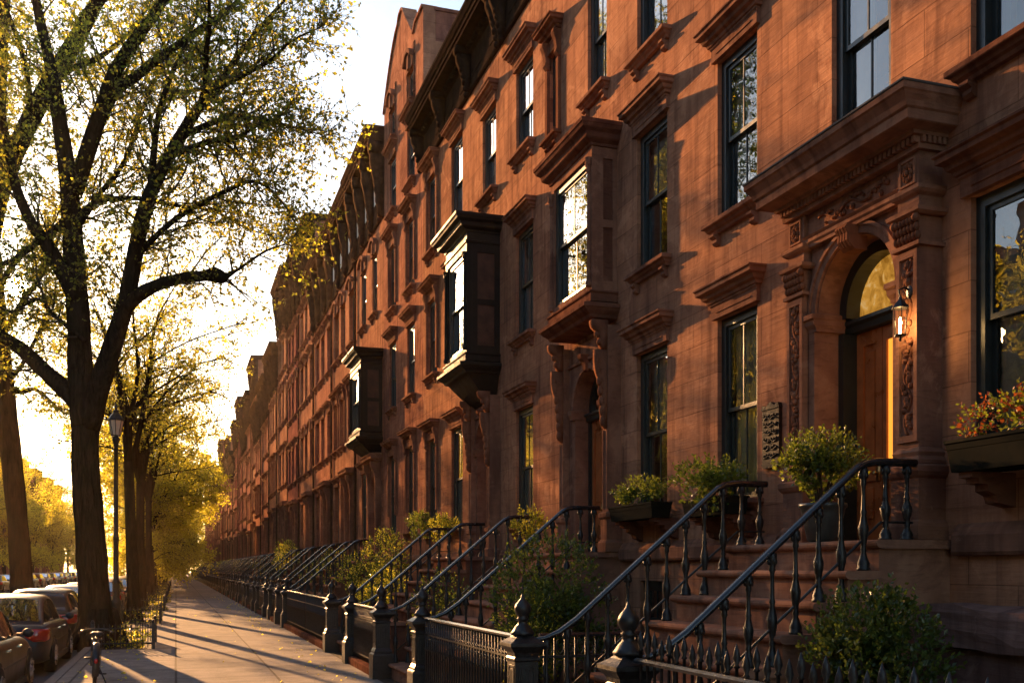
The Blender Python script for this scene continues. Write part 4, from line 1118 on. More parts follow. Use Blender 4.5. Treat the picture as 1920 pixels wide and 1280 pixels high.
def make_tree_guard(loc, w, d, label, group):
    """low iron rails round a planting pit; loc is the near street-side corner"""
    root = empty('tree_guard', loc, label, 'tree guard', group)
    x, y, z = loc; h = 0.48
    p = MB()
    runs = [((x,y),(x+w,y)), ((x+w,y),(x+w,y+d)), ((x+w,y+d),(x,y+d))]
    for (a, b) in runs:
        n = int(((b[0]-a[0])**2+(b[1]-a[1])**2)**0.5/0.10)
        for zz in (0.12, h-0.06): p.tube([(a[0],a[1],zz),(b[0],b[1],zz)], 0.012, 5)
        for i in range(1, n):
            t = i/n; q = (a[0]+(b[0]-a[0])*t, a[1]+(b[1]-a[1])*t)
            p.lathe([(0.010,0.02),(0.010,h-0.04),(0.018,h-0.03),(0.006,h+0.03)], (q[0],q[1],0), 5)
    p.build('rail', M['iron'], root)
    for q in ((x,y),(x+w,y),(x+w,y+d),(x,y+d)):
        po = MB(); po.box(q[0]-0.035, q[0]+0.035, q[1]-0.035, q[1]+0.035, 0, h+0.03); po.lathe([(0.03,h+0.03),(0.042,h+0.06),(0.02,h+0.10),(0,h+0.11)], (q[0],q[1],0), 8); po.build('post', M['iron'], root)
    return root
# ------------------------------------------------------------------ the setting
def sheet(name, x0, x1, y0, y1, z, mat):
    m = MB(); m.quad((x0,y0,z),(x1,y0,z),(x1,y1,z),(x0,y1,z)); return tag(m.build(name, mat), kind='structure')
YN, YF = -12.0, 236.0
sheet('ground', -300, 300, -120, 420, -0.20, M['groundm'])
sheet('road', -13.6, -1.76, YN-60, YF+120, -0.135, M['asphalt'])
def slab(name, x0, x1, y0, y1, z0, z1, mat):
    m = MB(); m.box(x0, x1, y0, y1, z0, z1); return tag(m.build(name, mat), kind='structure')
# sidewalk with openings left for the planting pits
PITS = [22.4+9.4*i for i in range(22)]
m = MB(); yy = YN
for p in PITS:
    m.quad((-1.60,yy,0),(2.76,yy,0),(2.76,p-0.95,0),(-1.60,p-0.95,0)); m.quad((-0.45,p-0.95,0),(2.76,p-0.95,0),(2.76,p+0.95,0),(-0.45,p+0.95,0)); yy = p+0.95
m.quad((-1.60,yy,0),(2.76,yy,0),(2.76,YF,0),(-1.60,YF,0))
tag(m.build('sidewalk', M['paving']), kind='structure')
m = MB(); y = YN
while y < YF:
    L_ = rnd.uniform(1.7, 2.4); m.prism_y([(-1.775,-0.19),(-1.77,-0.01),(-1.755,0.006),(-1.61,0.006),(-1.60,-0.19)], y, min(YF, y+L_-0.008)); y += L_
tag(m.build('kerb', M['kerb']), kind='structure')
m = MB(); m.box(-1.598, -0.452, YN, YF, -0.18, -0.035); tag(m.build('planting_soil', M['earth']), kind='structure')
sheet('front_yard', 2.76, 5.49, YN, YF, 0.004, M['earth'])
slab('far_kerb', -13.75, -13.58, YN, YF, -0.19, 0.0, M['kerb'])
sheet('far_sidewalk', -20.1, -13.75, YN, YF, -0.004, M['paving'])
slab('tree_island', -5.0, -3.92, 29.5, 34.5, -0.19, -0.01, M['kerb'])

# ------------------------------------------------------------------ nearest houses
def house(y0, label): return empty('brownstone_house', (XF, y0, 0), label, 'house')
WT = {}
def plinth(root, y0, y1, mat='trim', skip=()):
    """projecting water-table and base course, interrupted by the stoop"""
    m = MB(); spans = [(y0, y1-0.0005)]
    for a, b in skip:
        out = []
        for p, q in spans:
            if b <= p or a >= q: out.append((p, q)); continue
            if a > p: out.append((p, a))
            if b < q: out.append((b, q))
        spans = out
    for p, q in spans:
        m = MB(); m.mould(p, q, XF, [(0.05,-0.1),(0.05,0.55),(0.035,0.58)], xb=XF+0.02, ss=0); m.build('base_course', M[mat], root)
        m = MB(); m.mould(p, q, XF, [(0.0,1.69),(0.055,1.695),(0.07,1.72),(0.07,1.84),(0.05,1.87),(0.035,1.90),(0.0,1.93)], xb=XF+0.02, ss=0); m.build('water_table', M[mat], root)


def basement_windows(root, cols, w, holes):
    for c in cols: holes.append((c-w/2, c+w/2, 0.55, 1.45))
def add_basement(root, cols, w):
    for c in cols:
        window(root, c, w, 0.55, 1.45, None, False, blind='none')

# house beside the camera
Y0, Y1 = -1.2, 6.08
h0 = house(Y0, 'shadowed brownstone at the right edge of the photo with a planted window box')
cols = [5.50, 3.55, 1.2]; H = []
for c in cols: H += [(c-0.46,c+0.46,2.52,4.30),(c-0.46,c+0.46,5.25,7.0),(c-0.46,c+0.46,8.0,9.7)]
shell(h0, Y0, Y1, 12.0, H, M['stone'])
for c in cols:
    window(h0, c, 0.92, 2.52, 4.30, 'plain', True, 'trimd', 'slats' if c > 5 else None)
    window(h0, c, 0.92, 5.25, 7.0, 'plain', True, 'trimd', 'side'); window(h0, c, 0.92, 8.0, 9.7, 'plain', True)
plinth(h0, Y0, Y1); top_cornice(h0, Y0, Y1, 11.0, 12.2, 0.42, M['cornice'], 4)

# house with the big pilastered doorway
Y0, Y1 = 6.08, 11.85
h1 = house(Y0, 'brownstone with a pilastered arched doorway and lit amber door behind the nearest stoop')
H = [(7.1-0.58, 7.1+0.58, 1.8, 4.42)]
for c, w in ((7.22,0.78),(9.21,0.78),(11.18,0.82)):
    H += [(c-w/2,c+w/2,5.28,7.0),(c-w/2,c+w/2,7.95,9.7)]
H += [(8.82,9.60,2.30,4.25),(10.77,11.59,2.25,4.27),(9.0,9.6,0.5,1.45),(10.9,11.5,0.5,1.45)]
shell(h1, Y0, Y1, 12.0, H, M['stone'])
grand_portal(h1, 7.1)
window(h1, 9.21, 0.78, 2.30, 4.25, 'plain', True, 'trim', 'full'); window(h1, 11.18, 0.82, 2.25, 4.27, 'plain', True, 'trim', 'half')
for c, w, b in ((7.22,0.78,'side'),(9.21,0.78,'side'),(11.18,0.82,'half')):
    window(h1, c, w, 5.28, 7.0, 'plain', True, 'trim', b); window(h1, c, w, 7.95, 9.7, 'plain', True, 'trim')
window(h1, 9.3, 0.6, 0.5, 1.45, None, False, blind='none'); window(h1, 11.2, 0.6, 0.5, 1.45, None, False, blind='none')
plinth(h1, Y0, Y1, skip=[(6.02,8.42)]); top_cornice(h1, Y0, Y1, 11.0, 12.2, 0.42, M['cornice'], 3)

# house with the stone bay over the doorway
Y0, Y1 = 11.85, 17.0
h2 = house(Y0, 'brownstone with a reddish stone bay window over its scrolled arched doorway')
H = [(12.94-0.55,12.94+0.55,1.8,4.42),(15.5,16.36,2.30,4.27),(15.5,16.36,5.46,7.25),(15.5,16.36,8.55,10.02),(12.54,13.20,8.15,9.75),(14.34,14.72,8.2,9.5),(15.6,16.2,0.5,1.45)]
shell(h2, Y0, Y1, 12.0, H, M['stone'])
scroll_portal(h2, 12.94, 4.86, 0.48, 0.87)
oriel(h2, 12.2, 13.72, 0.36, 5.22, 7.0, 7.40, M['trim'], M['trimd'], deep_base=0, cr=0.2)
window(h2, 15.93, 0.86, 2.30, 4.27, 'plain', True, 'trim', 'full'); window(h2, 15.93, 0.86, 5.46, 7.25, 'plain', True, 'trim', 'side')
window(h2, 15.93, 0.86, 8.55, 10.02, 'plain', True, 'trim', 'half'); window(h2, 12.87, 0.66, 8.15, 9.75, 'plain', True, 'trim', 'side')
window(h2, 14.53, 0.38, 8.2, 9.5, 'bracket', True, 'carve', 'none'); window(h2, 15.9, 0.6, 0.5, 1.45, None, False, blind='none')
plinth(h2, Y0, Y1, skip=[(12.0,14.75)]); top_cornice(h2, Y0, Y1, 10.9, 12.1, 0.44, M['cornice'], 2)

# house with the dark wooden bay
Y0, Y1 = 17.0, 23.2
h3 = house(Y0, 'brownstone with a dark wooden bay window over an arched doorway and a heavy black cornice')
H = [(17.95-0.52,17.95+0.52,1.8,4.42),(17.51,18.35,8.5,10.05)]
for c, w in ((20.2,0.88),(22.28,0.85)): H += [(c-w/2,c+w/2,2.4,4.5),(c-w/2,c+w/2,5.95,7.65),(c-w/2,c+w/2,8.75,10.45)]
shell(h3, Y0, Y1, 12.0, H, M['stone'])
scroll_portal(h3, 17.95, 4.80, 0.45, 0.68)
oriel(h3, 17.27, 18.72, 0.62, 5.42, 7.25, 7.85, M['oriel'], M['oriel'], deep_base=0.5, cr=0.24)
window(h3, 17.93, 0.84, 8.5, 10.05, 'plain', True, 'trim', 'half')
for c, w, k in ((20.2,0.88,'plain'),(22.28,0.85,'bracket')):
    window(h3, c, w, 2.4, 4.5, k, True, 'trim', 'full'); window(h3, c, w, 5.95, 7.65, k, True, 'trim'); window(h3, c, w, 8.75, 10.45, k, True, 'trim')
plinth(h3, Y0, Y1, skip=[(17.1,19.8)]); top_cornice(h3, Y0, Y1, 10.9, 12.1, 0.44, M['cornice'], 3)

# the tall gabled house
Y0, Y1 = 23.2, 27.9
h4 = house(Y0, 'tall red brownstone with a curved gable and a brick chimney wall')
H = []
for c in (24.5, 26.7): H += [(c-0.42,c+0.42,2.5,4.6),(c-0.42,c+0.42,5.85,7.6),(c-0.42,c+0.42,8.5,10.2),(c-0.42,c+0.42,11.1,12.55),(c-0.3,c+0.3,13.05,13.85)]
def gable_front(mb):
    y0, y1 = Y0+0.006, Y1-0.006
    pts = [(y0,14.0),(y0,14.75),(y0+0.75,14.75),(y0+0.95,14.62)]
    pk = 25.65
    for i in range(8): t = i/7; pts.append((y0+1.0+(pk-0.35-y0-1.0)*t, 14.60+1.1*t))
    for i in range(7): a = pi*i/6; pts.append((pk-0.33*cos(a), 15.72+0.16*sin(a)))
    for i in range(8): t = i/7; pts.append((pk+0.36+(y1-pk-0.36)*t, 15.70-1.5*t**1.5))
    pts.append((y1, 14.0))
    mb.prism_x(pts, XF, XF+0.3)
    cap = pts[1:-1]
    for i in range(len(cap)-1):
        (a, b), (c, d) = cap[i], cap[i+1]
        mb.loft([[(XF-0.05,a,b),(XF+0.34,a,b),(XF+0.34,a,b+0.07),(XF-0.05,a,b+0.07)],[(XF-0.05,c,d),(XF+0.34,c,d),(XF+0.34,c,d+0.07),(XF-0.05,c,d+0.07)]])
shell(h4, Y0, Y1, 14.0, H, M['stone2'], front=gable_front)
for c in (24.5, 26.7):
    window(h4, c, 0.84, 2.5, 4.6, 'bracket', True, 'trim', 'full'); window(h4, c, 0.84, 5.85, 7.6, 'plain', True, 'trim'); window(h4, c, 0.84, 8.5, 10.2, 'bracket', True, 'trim'); window(h4, c, 0.84, 11.1, 12.55, 'plain', True, 'trim')
    window(h4, c, 0.60, 13.05, 13.85, 'arch', True, 'trim', 'none')
    cv = MB(); dull_blob_vine(cv, c-0.45, c-0.33, 13.0, 14.4, XF-0.01, 4); dull_blob_vine(cv, c+0.33, c+0.45, 13.0, 14.4, XF-0.01, 5); cv.build('carving', M['trim'], h4, True)
ch = MB(); ch.box(XF+0.31, XF+2.4, Y0+0.02, Y0+0.75, 13.9, 14.72); ch.mould(Y0+0.03, Y0+0.74, XF+0.31, [(0.0,14.722),(0.04,14.73),(0.05,14.80),(0.0,14.82)], xb=XF+2.42); ch.build('chimney', M['party'], h4)
plinth(h4, Y0, Y1)

# house with the second wooden bay
Y0, Y1 = 27.9, 32.3
h5 = house(Y0, 'brownstone with a wooden bay window just beyond the gabled house')
H = [(29.0-0.5,29.0+0.5,1.8,4.3)]
for c, w in ((29.3,0.75),(31.1,0.8)): H.append((c-w/2,c+w/2,9.0,10.7))
H += [(30.7,31.5,2.5,4.5),(30.7,31.5,5.8,7.5)]
shell(h5, Y0, Y1, 13.6, H, M['stone3'])
plain_portal(h5, 29.0)
oriel(h5, 28.15, 29.85, 0.62, 5.45, 7.2, 7.75, M['oriel'], M['oriel'], deep_base=0.4, cr=0.22)
for c, w in ((29.3,0.75),(31.1,0.8)): window(h5, c, w, 9.0, 10.7, 'arch', True, 'trim')
window(h5, 31.1, 0.8, 2.5, 4.5, 'plain', True, 'trim', 'full'); window(h5, 31.1, 0.8, 5.8, 7.5, 'plain', True, 'trim')
plinth(h5, Y0, Y1, skip=[(27.9,30.1)]); top_cornice(h5, Y0, Y1, 11.4, 13.9, 0.55, M['corniceb'], 3, frieze=M['curtain'])

def row_house(y0, W, rows, zf, ztop, stone, label, hoods, dy, wc, group=None, nb=3, frieze=None):
    root = empty('brownstone_house', (XF, y0, 0), label, 'house', group)
    H = [(y0+dy-0.5,y0+dy+0.5,1.8,4.3)]
    cs = [(y0+q, 0.96) for q in wc]
    for i, (a, b) in enumerate(rows):
        for k, (c, w) in enumerate(cs):
            if i == 0 and abs(c-y0-dy) < 0.9: continue
            H.append((c-w/2,c+w/2,a,b))
    shell(root, y0, y0+W, ztop-0.3, H, M[stone])
    plain_portal(root, y0+dy)
    for i, (a, b) in enumerate(rows):
        for k, (c, w) in enumerate(cs):
            if i == 0 and abs(c-y0-dy) < 0.9: continue
            window(root, c, w, a, b, hoods[i], True, 'trim', None, 0.12)
    plinth(root, y0, y0+W, skip=[(y0+dy-1.05,y0+dy+1.05)])
    top_cornice(root, y0, y0+W, zf, ztop, 0.5, M['corniceb'], nb, frieze=frieze)
    dp = MB(); dp.tube([(XF-0.06,y0+0.07,0.0),(XF-0.06,y0+0.07,zf+0.1)], 0.045, 6); dp.build('drainpipe', M['corniceb'], root)
    ex = 1.2 if y0 < 33 else 0.0
    sp = MB(); sp.box(XF+0.6, XF+2.2, y0+W-0.5-ex*0.5, y0+W-0.02, ztop-0.35, ztop+0.9+ex); sp.mould(y0+W-0.49-ex*0.5, y0+W-0.03, XF+0.6, [(0.0,ztop+0.902+ex),(0.05,ztop+0.91+ex),(0.05,ztop+1.0+ex),(0,ztop+1.02+ex)], xb=XF+2.22); sp.build('chimney', M['party'], root)
    return root
R3 = [(2.45,4.5),(5.8,7.5),(9.0,10.7)]; R4 = R3+[(11.7,13.2)]
GRP = 'brownstone row houses receding down the street'
_u = ['','first','second','third','fourth','fifth','sixth','seventh','eighth','ninth','tenth','eleventh','twelfth','thirteenth','fourteenth','fifteenth','sixteenth','seventeenth','eighteenth','nineteenth']
def _ord(n): return _u[n] if n < 20 else (({2:'twentieth',3:'thirtieth',4:'fortieth',5:'fiftieth'}[n//10]) if n % 10 == 0 else {2:'twenty',3:'thirty',4:'forty',5:'fifty'}[n//10]+' '+_u[n % 10])
ORD = [_ord(n) for n in range(6, 58)]
lowA = row_house(32.3, 5.2, R3, 11.4, 13.9, 'stone3', 'row house with arched hoods two doors beyond the gabled house', ['plain','bracket','arch'], 1.1, (1.1,2.9,4.35), GRP, 3, M['curtain'])
lowB = row_house(37.5, 5.2, R3, 11.4, 13.9, 'stone2', 'row house with straight hoods third beyond the gabled house', ['plain','plain','plain'], 1.1, (1.1,2.8,4.3), GRP, 3)
hiA = row_house(42.7, 5.4, R4, 13.9, 16.4, 'stone3', 'nearest of the taller houses with a deep bracketed cornice', ['plain','arch','plain','plain'], 1.2, (1.2,3.0,4.5), GRP, 3)
hiB = row_house(48.1, 5.4, R4, 13.9, 16.4, 'stone2', 'tall row house second in the taller group', ['bracket','plain','arch','plain'], 1.2, (1.2,3.0,4.5), GRP, 3)
doors = [29.0, 33.4, 38.6, 43.9, 49.3]
y = 53.5; k = 0
seq = ['hi','lo','lo','lo','hi','hi','lo','hi','hi','lo','lo','hi','lo','lo','hi','hi','lo','lo','hi','lo','lo','hi','hi','lo','lo','hi','lo','hi','lo','lo']
def revamp(root, stone, corn):
    for o in root.children:
        nm = o.name.split('.')[0]
        if nm in ('wall', 'cornice', 'bracket'):
            o.material_slots[0].link = 'OBJECT'; o.material_slots[0].material = stone if nm == 'wall' else corn
revamp(lowA, M['stone'], M['corniceb']); revamp(hiB, M['stone5'], M['cornice'])
while y < 205 and k < len(seq):
    hi = seq[k] == 'hi'; W_ = 5.4 if hi else 5.2
    src = (hiA if k % 2 else hiB) if hi else (lowA if k % 2 else lowB)
    hc = copy_tree(src, (XF+rnd.choice((0,0,-0.10,0.06)), y, 0), 0, 'row house %s along from the near edge, %s' % (ORD[k+5], 'tall with four storeys' if hi else 'lower with three storeys'), GRP)
    hc.scale = (1, 1, rnd.uniform(0.90, 1.07)); revamp(hc, M[rnd.choice(('stone','stone2','stone3','stone2','stone5'))], M[rnd.choice(('cornice','corniceb','corniceb'))])
    doors.append(y+(1.2 if hi else 1.1)); y += W_; k += 1
YEND = y
# far side of the street
for i in range(24):  # unseen rest of the opposite row, put in to hold back sky light
    copy_tree([lowA,hiA,lowB][i % 3], (-20.0, -34+5.4*(i+1), 0), pi, 'row house across the street, out of the picture or hidden by trees', 'row houses opposite the nearest brownstones')
GL = 'row houses on the far side of the street'
y = 96.0; k = 0
while y < 205:
    hi = k % 3 == 1; W_ = 5.4 if hi else 5.2
    src = (hiB if k % 2 else hiA) if hi else (lowB if k % 2 else lowA)
    copy_tree(src, (-20.0, y+W_, 0), pi, 'dim row house across the street, %s storeys, %s from the left' % ('four' if hi else 'three', ORD[k].replace('sixth','first') if k == 0 else ['second','third','fourth','fifth','sixth','seventh','eighth','ninth','tenth','eleventh','twelfth','thirteenth','fourteenth','fifteenth','sixteenth','seventeenth','eighteenth','nineteenth','twentieth','twenty first','twenty second'][k-1]), GL)
    y += W_; k += 1

# ------------------------------------------------------------------ stoops and fences
GS = 'brownstone stoops with black iron handrails'
make_stoop(6.12, 8.32, 'brownstone stoop with black turned balusters leading to the lit amber door', GS, 2)
make_stoop(12.05, 14.68, 'brownstone stoop with shiny black handrails below the reddish stone bay', GS, 2, 0.10)
make_stoop(17.2, 19.65, 'brownstone stoop with black handrails below the dark wooden bay', GS, 1)
st = make_stoop(doors[0]-1.0, doors[0]+1.0, 'brownstone stoop with black handrails beyond the gabled house, under the second wooden bay', GS, 1)
st0 = make_stoop(doors[1]-1.0, doors[1]+1.0, 'narrow brownstone stoop with black handrails, first beyond the second wooden bay', GS, 0)
for i, d in enumerate(doors[2:]):
    copy_tree(st0, (X0, d, 0), 0, 'small dark stoop with slanting handrails, %s beyond the second wooden bay' % (['second','third','fourth','fifth']+ORD)[i], GS)
GF = 'black iron fences along the sidewalk'
make_fence(0.4, 6.00, 'black iron spear fence in the bottom right corner below the round bush', GF, 2, True)
make_fence(8.44, 11.93, 'black iron scroll fence between the two nearest stoops', GF, 2)
make_fence(14.80, 17.08, 'short black iron scroll fence between the second and third stoops', GF, 2)
make_fence(19.78, 23.75, 'black iron fence in front of the yellow green bush', GF, 1)
make_fence(23.85, 27.85, 'black iron fence in front of the gabled house', GF, 1)
fl = make_fence(doors[0]+1.15, doors[1]-1.15, 'black iron fence just beyond the stoop of the second wooden bay', GF, 1)
for i in range(1, len(doors)-1):
    a, b = doors[i]+1.15, doors[i+1]-1.15
    c = copy_tree(fl, (2.85, (a+b)/2, 0), 0, 'small black iron fence between stoops, %s past the second wooden bay' % (['second','third','fourth','fifth']+ORD)[i-1], GF)
    c.scale.y = (b-a)/(doors[1]-doors[0]-2.3)
sf = make_fence(8.44, 10.24, 'black iron side railing running back to the wall beside the lit door stoop', GF, 2)
sf.rotation_euler = (0,0,radians(-90)); sf.location = (3.98, 8.52, 0)
# rough foundation block in the corner yard
r = random.Random(4); m = MB()
def rough_box(x0, x1, y0, y1, z0, z1, amp, nx=6, ny=14, nz=5):
    def P_(i, j, k):
        x = x0+(x1-x0)*i/nx; y = y0+(y1-y0)*j/ny; z = z0+(z1-z0)*k/nz
        q = Vector((x*3.1, y*2.7, z*3.7))
        from mathutils import noise as mn
        v = mn.noise_vector(q)*amp + mn.noise_vector(q*3.3)*amp*0.4
        return (x+v.x, y+v.y, z+v.z)
    def face(f, A, B):
        for a in range(A):
            for b in range(B): m.quad(f(a,b), f(a+1,b), f(a+1,b+1), f(a,b+1))
    face(lambda a,b: P_(0,a,b), ny, nz); face(lambda a,b: P_(a,b,nz), nx, ny); face(lambda a,b: P_(a,ny,b), nx, nz); face(lambda a,b: P_(a,0,b), nx, nz)
rough_box(5.02, 5.48, 3.4, 5.86, -0.05, 1.06, 0.03); rough_box(4.94, 5.48, 3.3, 5.90, 1.08, 1.34, 0.045)
o = m.build('stone_block', M['rough']); tag(o, 'weathered grey foundation block with a chipped capstone below the window box', 'stone block')

# ------------------------------------------------------------------ plants by the houses
def window_box(y0, y1, x0, x1, z0, z1, label, mat='planter', bracket=True):
    root = empty('window_box', ((x0+x1)/2, (y0+y1)/2, z0), label, 'planter')
    b = MB(); xc = (x0+x1)/2; hw = (x1-x0)/2; yc = (y0+y1)/2; hl = (y1-y0)/2
    rg = []
    for k, z in ((0.84,z0),(0.86,z0+0.02),(0.95,z1-0.07),(0.97,z1-0.065),(1.0,z1-0.03),(1.05,z1-0.02),(1.05,z1),(0.95,z1),(0.93,z1-0.03)):
        rg.append([(xc-hw*k, yc-hl+hw*(1-k), z),(xc+hw*k, yc-hl+hw*(1-k), z),(xc+hw*k, yc+hl-hw*(1-k), z),(xc-hw*k, yc+hl-hw*(1-k), z)])
    b.loft(rg, True); b.build('box', M[mat], root)
    s = MB(); s.box(xc-hw*0.9, xc+hw*0.9, yc-hl+0.03, yc+hl-0.03, z1-0.04, z1-0.015); s.build('soil', M['soil'], root)
    if bracket:
        for yy in (y0+0.12, y1-0.12):
            k = MB(); k.prism_y([(XF+0.01,z0-0.002),(x0+0.06,z0-0.002),(x0+0.06,z0-0.04),(x0+0.12,z0-0.045),(x0+0.12,z0-0.08),(x0+0.2,z0-0.085),(x0+0.2,z0-0.13),(x0+0.27,z0-0.16),(x0+0.29,z0-0.21),(XF+0.01,z0-0.24)], yy-0.06, yy+0.06); k.build('bracket', M['trimd'], root)
    return root
window_box(4.1, 5.72, 5.06, 5.40, 2.26, 2.48, 'long black window box on stone brackets under the window at the right edge')
bush('flowering_plant', (5.23, 4.95, 2.46), 0.17, 0.80, -0.03, 0.26, 2300, 'red and green flowering plants in the window box at the right edge', 'plant', [M['bright'], M['redleaf']], 0.042, 11, 22, None, False, 0.42, 0.5)
window_box(10.42, 11.60, 5.12, 5.38, 2.18, 2.36, 'black window box of herbs under the parlour window between the two nearest doorways', 'planter')
bush('herb_plant', (5.25, 11.0, 2.35), 0.15, 0.58, -0.02, 0.26, 1500, 'bright green herbs in the black window box between the two arched doorways', 'plant', [M['bright'], M['shrub']], 0.045, 12, 14, None, False, 0.3, 0.6)
window_box(8.78, 9.68, 5.12, 5.38, 2.14, 2.32, 'dark window box half hidden by green leaves left of the dark wall plaque', 'planter')
bush('herb_plant', (5.16, 9.25, 2.30), 0.24, 0.52, -0.08, 0.36, 2400, 'lush bright green plant in the window box left of the dark wall plaque', 'plant', [M['bright'], M['shrub']], 0.05, 13, 14, None, False, 0.25, 0.6)
p = empty('flower_pot', (4.96, 6.98, 1.812), 'dark glazed pot holding a shrub on the top landing by the lit door', 'pot')
m = MB(); m.lathe([(0.10,0),(0.125,0.02),(0.165,0.22),(0.175,0.27),(0.19,0.28),(0.19,0.31),(0.165,0.31),(0.16,0.27)], (4.96,6.98,1.812), 20); m.build('pot_body', M['pot'], p, True)
m = MB(); m.lathe([(0.0,0.268),(0.162,0.27),(0.0,0.275)], (4.96,6.98,1.812), 16, cap=False); m.build('soil', M['soil'], p)
bush('potted_shrub', (4.96, 6.98, 2.08), 0.30, 0.30, 0.06, 0.56, 2600, 'sunlit green shrub growing in the pot on the landing by the lit door', 'shrub', [M['bright'], M['shrub']], 0.045, 14, 14, None, True, 0.55, 0.6)
bush('round_shrub', (4.30, 5.48, 0.0), 0.40, 0.46, 0.25, 1.44, 7000, 'round glossy dark green bush in the bottom right corner behind the spear fence', 'shrub', [M['shrub'], M['bright']], 0.052, 15, 16, None, True, 0.10, 0.35)
bush('yard_shrub', (4.15, 11.15, 0.0), 0.66, 0.72, 0.2, 1.95, 9000, 'large dark green bush between the two nearest stoops', 'shrub', [M['shrub'], M['bright']], 0.055, 16, 18, None, True, 0.16, 0.4)
bush('yard_shrub', (3.75, 10.75, 0.0), 0.36, 0.5, 0.1, 1.3, 2200, 'smaller yellow green bush at the left foot of the large dark bush', 'shrub', [M['shrub'], M['leafy']], 0.05, 17, 10, None, True, 0.5, 0.4)
bush('yard_shrub', (4.3, 21.7, 0.0), 0.6, 1.0, 0.2, 1.5, 4200, 'sunlit yellow green bush behind the fence past the third stoop', 'shrub', [M['shrub'], M['leafy']], 0.06, 18, 16, None, True, 0.45, 0.5)
bush('yard_shrub', (4.1, 15.9, 0.0), 0.5, 0.6, 0.2, 1.5, 2600, 'low dark bush between the second and third stoops', 'shrub', [M['shrub'], M['leafy']], 0.055, 19, 10, None, True, 0.3, 0.4)
bush('potted_shrub', (5.1, 14.55, 1.85), 0.22, 0.3, 0.05, 0.62, 1200, 'small yellow green plant at the head of the second stoop', 'shrub', [M['leafy'], M['bright']], 0.045, 20, 8, None, True, 0.4, 0.6)
bush('window_plant', (5.2, 20.2, 2.2), 0.22, 0.55, -0.02, 0.42, 1500, 'wispy plant below the window past the third stoop', 'plant', [M['leafy'], M['shrub']], 0.05, 21, 10, None, False, 0.4, 0.8)
bush('window_plant', (5.2, 22.3, 2.2), 0.22, 0.55, -0.02, 0.62, 1500, 'taller wispy plant below the window next to the gabled house', 'plant', [M['shrub'], M['bright']], 0.05, 22, 10, None, False, 0.4, 0.8)
GB = 'garden bushes in the receding front yards'
b1 = bush('yard_shrub', (0,0,0), 0.7, 0.9, 0.2, 2.0, 3200, 'bush in front of the gabled house', 'shrub', [M['shrub'], M['leafy']], 0.07, 23, 12, GB, True, 0.35, 0.5)
b2 = bush('yard_shrub', (0,0,0), 0.6, 1.0, 0.3, 2.5, 2800, 'taller loose bush against the gabled house', 'shrub', [M['shrub'], M['leafy']], 0.07, 24, 12, GB, True, 0.45, 0.6)
b1.location = (4.7, 26.4, 0); b2.location = (4.9, 24.6, 0)
for i in range(0, 22):
    d = (doors[i]+doors[i+1])/2
    c = copy_tree([b1,b2][i % 2], (4.75+0.3*(i % 3)/2, d+rnd.uniform(-.5,.5), 0), rnd.uniform(0,6), '%s front yard bush, %s past the second wooden bay' % (['dark green','yellow green'][i % 2], (['first','second','third','fourth','fifth']+ORD)[i]), GB)
    s = rnd.uniform(0.6,0.95); c.scale = (s, s, s*rnd.uniform(0.85,1.25))

# wall sign and lantern by the nearest door
pq = empty('wall_plaque', (5.49, 8.52, 2.87), 'dark bronze relief plaque with a scrolled edge on the wall left of the lit doorway', 'plaque')
m = MB(); m.box(5.462, 5.499, 8.38, 8.67, 2.62, 3.14)
m.prism_x([(8.37,3.141),(8.68,3.141),(8.66,3.19),(8.60,3.17),(8.525,3.21),(8.45,3.17),(8.39,3.19)], 5.455, 5.499)
m.prism_x([(8.37,2.619),(8.68,2.619),(8.65,2.575),(8.40,2.575)], 5.455, 5.499)
m.build('plate', M['plaque'], pq)
m = MB(); r = random.Random(3)
for i in range(6):
    z = 2.68+0.075*i
    m.tube([(5.459, 8.41+0.008*k*4, z+0.012*sin(k*1.7+i)) for k in range(8)], 0.008, 5)
    for k in range(6): m.ball((5.458, 8.42+0.042*k, z+0.02+r.uniform(-.01,.01)), 0.012, 0.014, 0.012, 5, 4)
m.build('relief', M['plaque'], pq, True)
LX, LY, LZ = 5.15, 6.29, 3.46
ln = empty('wall_lantern', (LX, LY, LZ), 'lit black iron lantern on the right pilaster of the nearest doorway', 'lantern')
m = MB()
m.tube([(5.29,LY,LZ+0.30),(5.20,LY,LZ+0.33),(5.13,LY,LZ+0.30),(LX,LY,LZ+0.22)], 0.011, 6); m.ball((5.262,LY,LZ+0.29), 0.02, 0.045, 0.07, 8, 6)
LS = 0.8
m.lathe([(0.0,0.235),(0.014,0.23),(0.02,0.205),(0.03,0.195),(0.085,0.13),(0.09,0.115),(0.075,0.11)], (LX,LY,LZ), 6)
m.lathe([(0.055,-0.17),(0.06,-0.165),(0.06,-0.15),(0.02,-0.145)], (LX,LY,LZ), 6); m.ball((LX,LY,LZ-0.19), 0.016, 0.016, 0.03, 6, 4)
for k in range(6):
    a = 2*pi*k/6; m.tube([(LX+0.056*cos(a),LY+0.056*sin(a),LZ-0.155),(LX+0.076*cos(a),LY+0.076*sin(a),LZ+0.115)], 0.005, 4)
m.build('cage', M['iron'], ln)
m = MB(); m.ball((LX,LY,LZ-0.03), 0.016, 0.016, 0.055, 8, 6); m.lathe([(0.012,-0.145),(0.012,-0.085)], (LX,LY,LZ), 8); m.build('bulb', M['flame'], ln, True)
ld = bpy.data.lights.new('lantern_light', 'POINT'); ld.energy = 1.6; ld.color = (1.0,0.55,0.2); ld.shadow_soft_size = 0.03
lo = bpy.data.objects.new('lantern_light', ld); COL.objects.link(lo); lo.location = (0,0,-0.03); lo.parent = ln; ln.scale = (0.74,0.74,0.74)

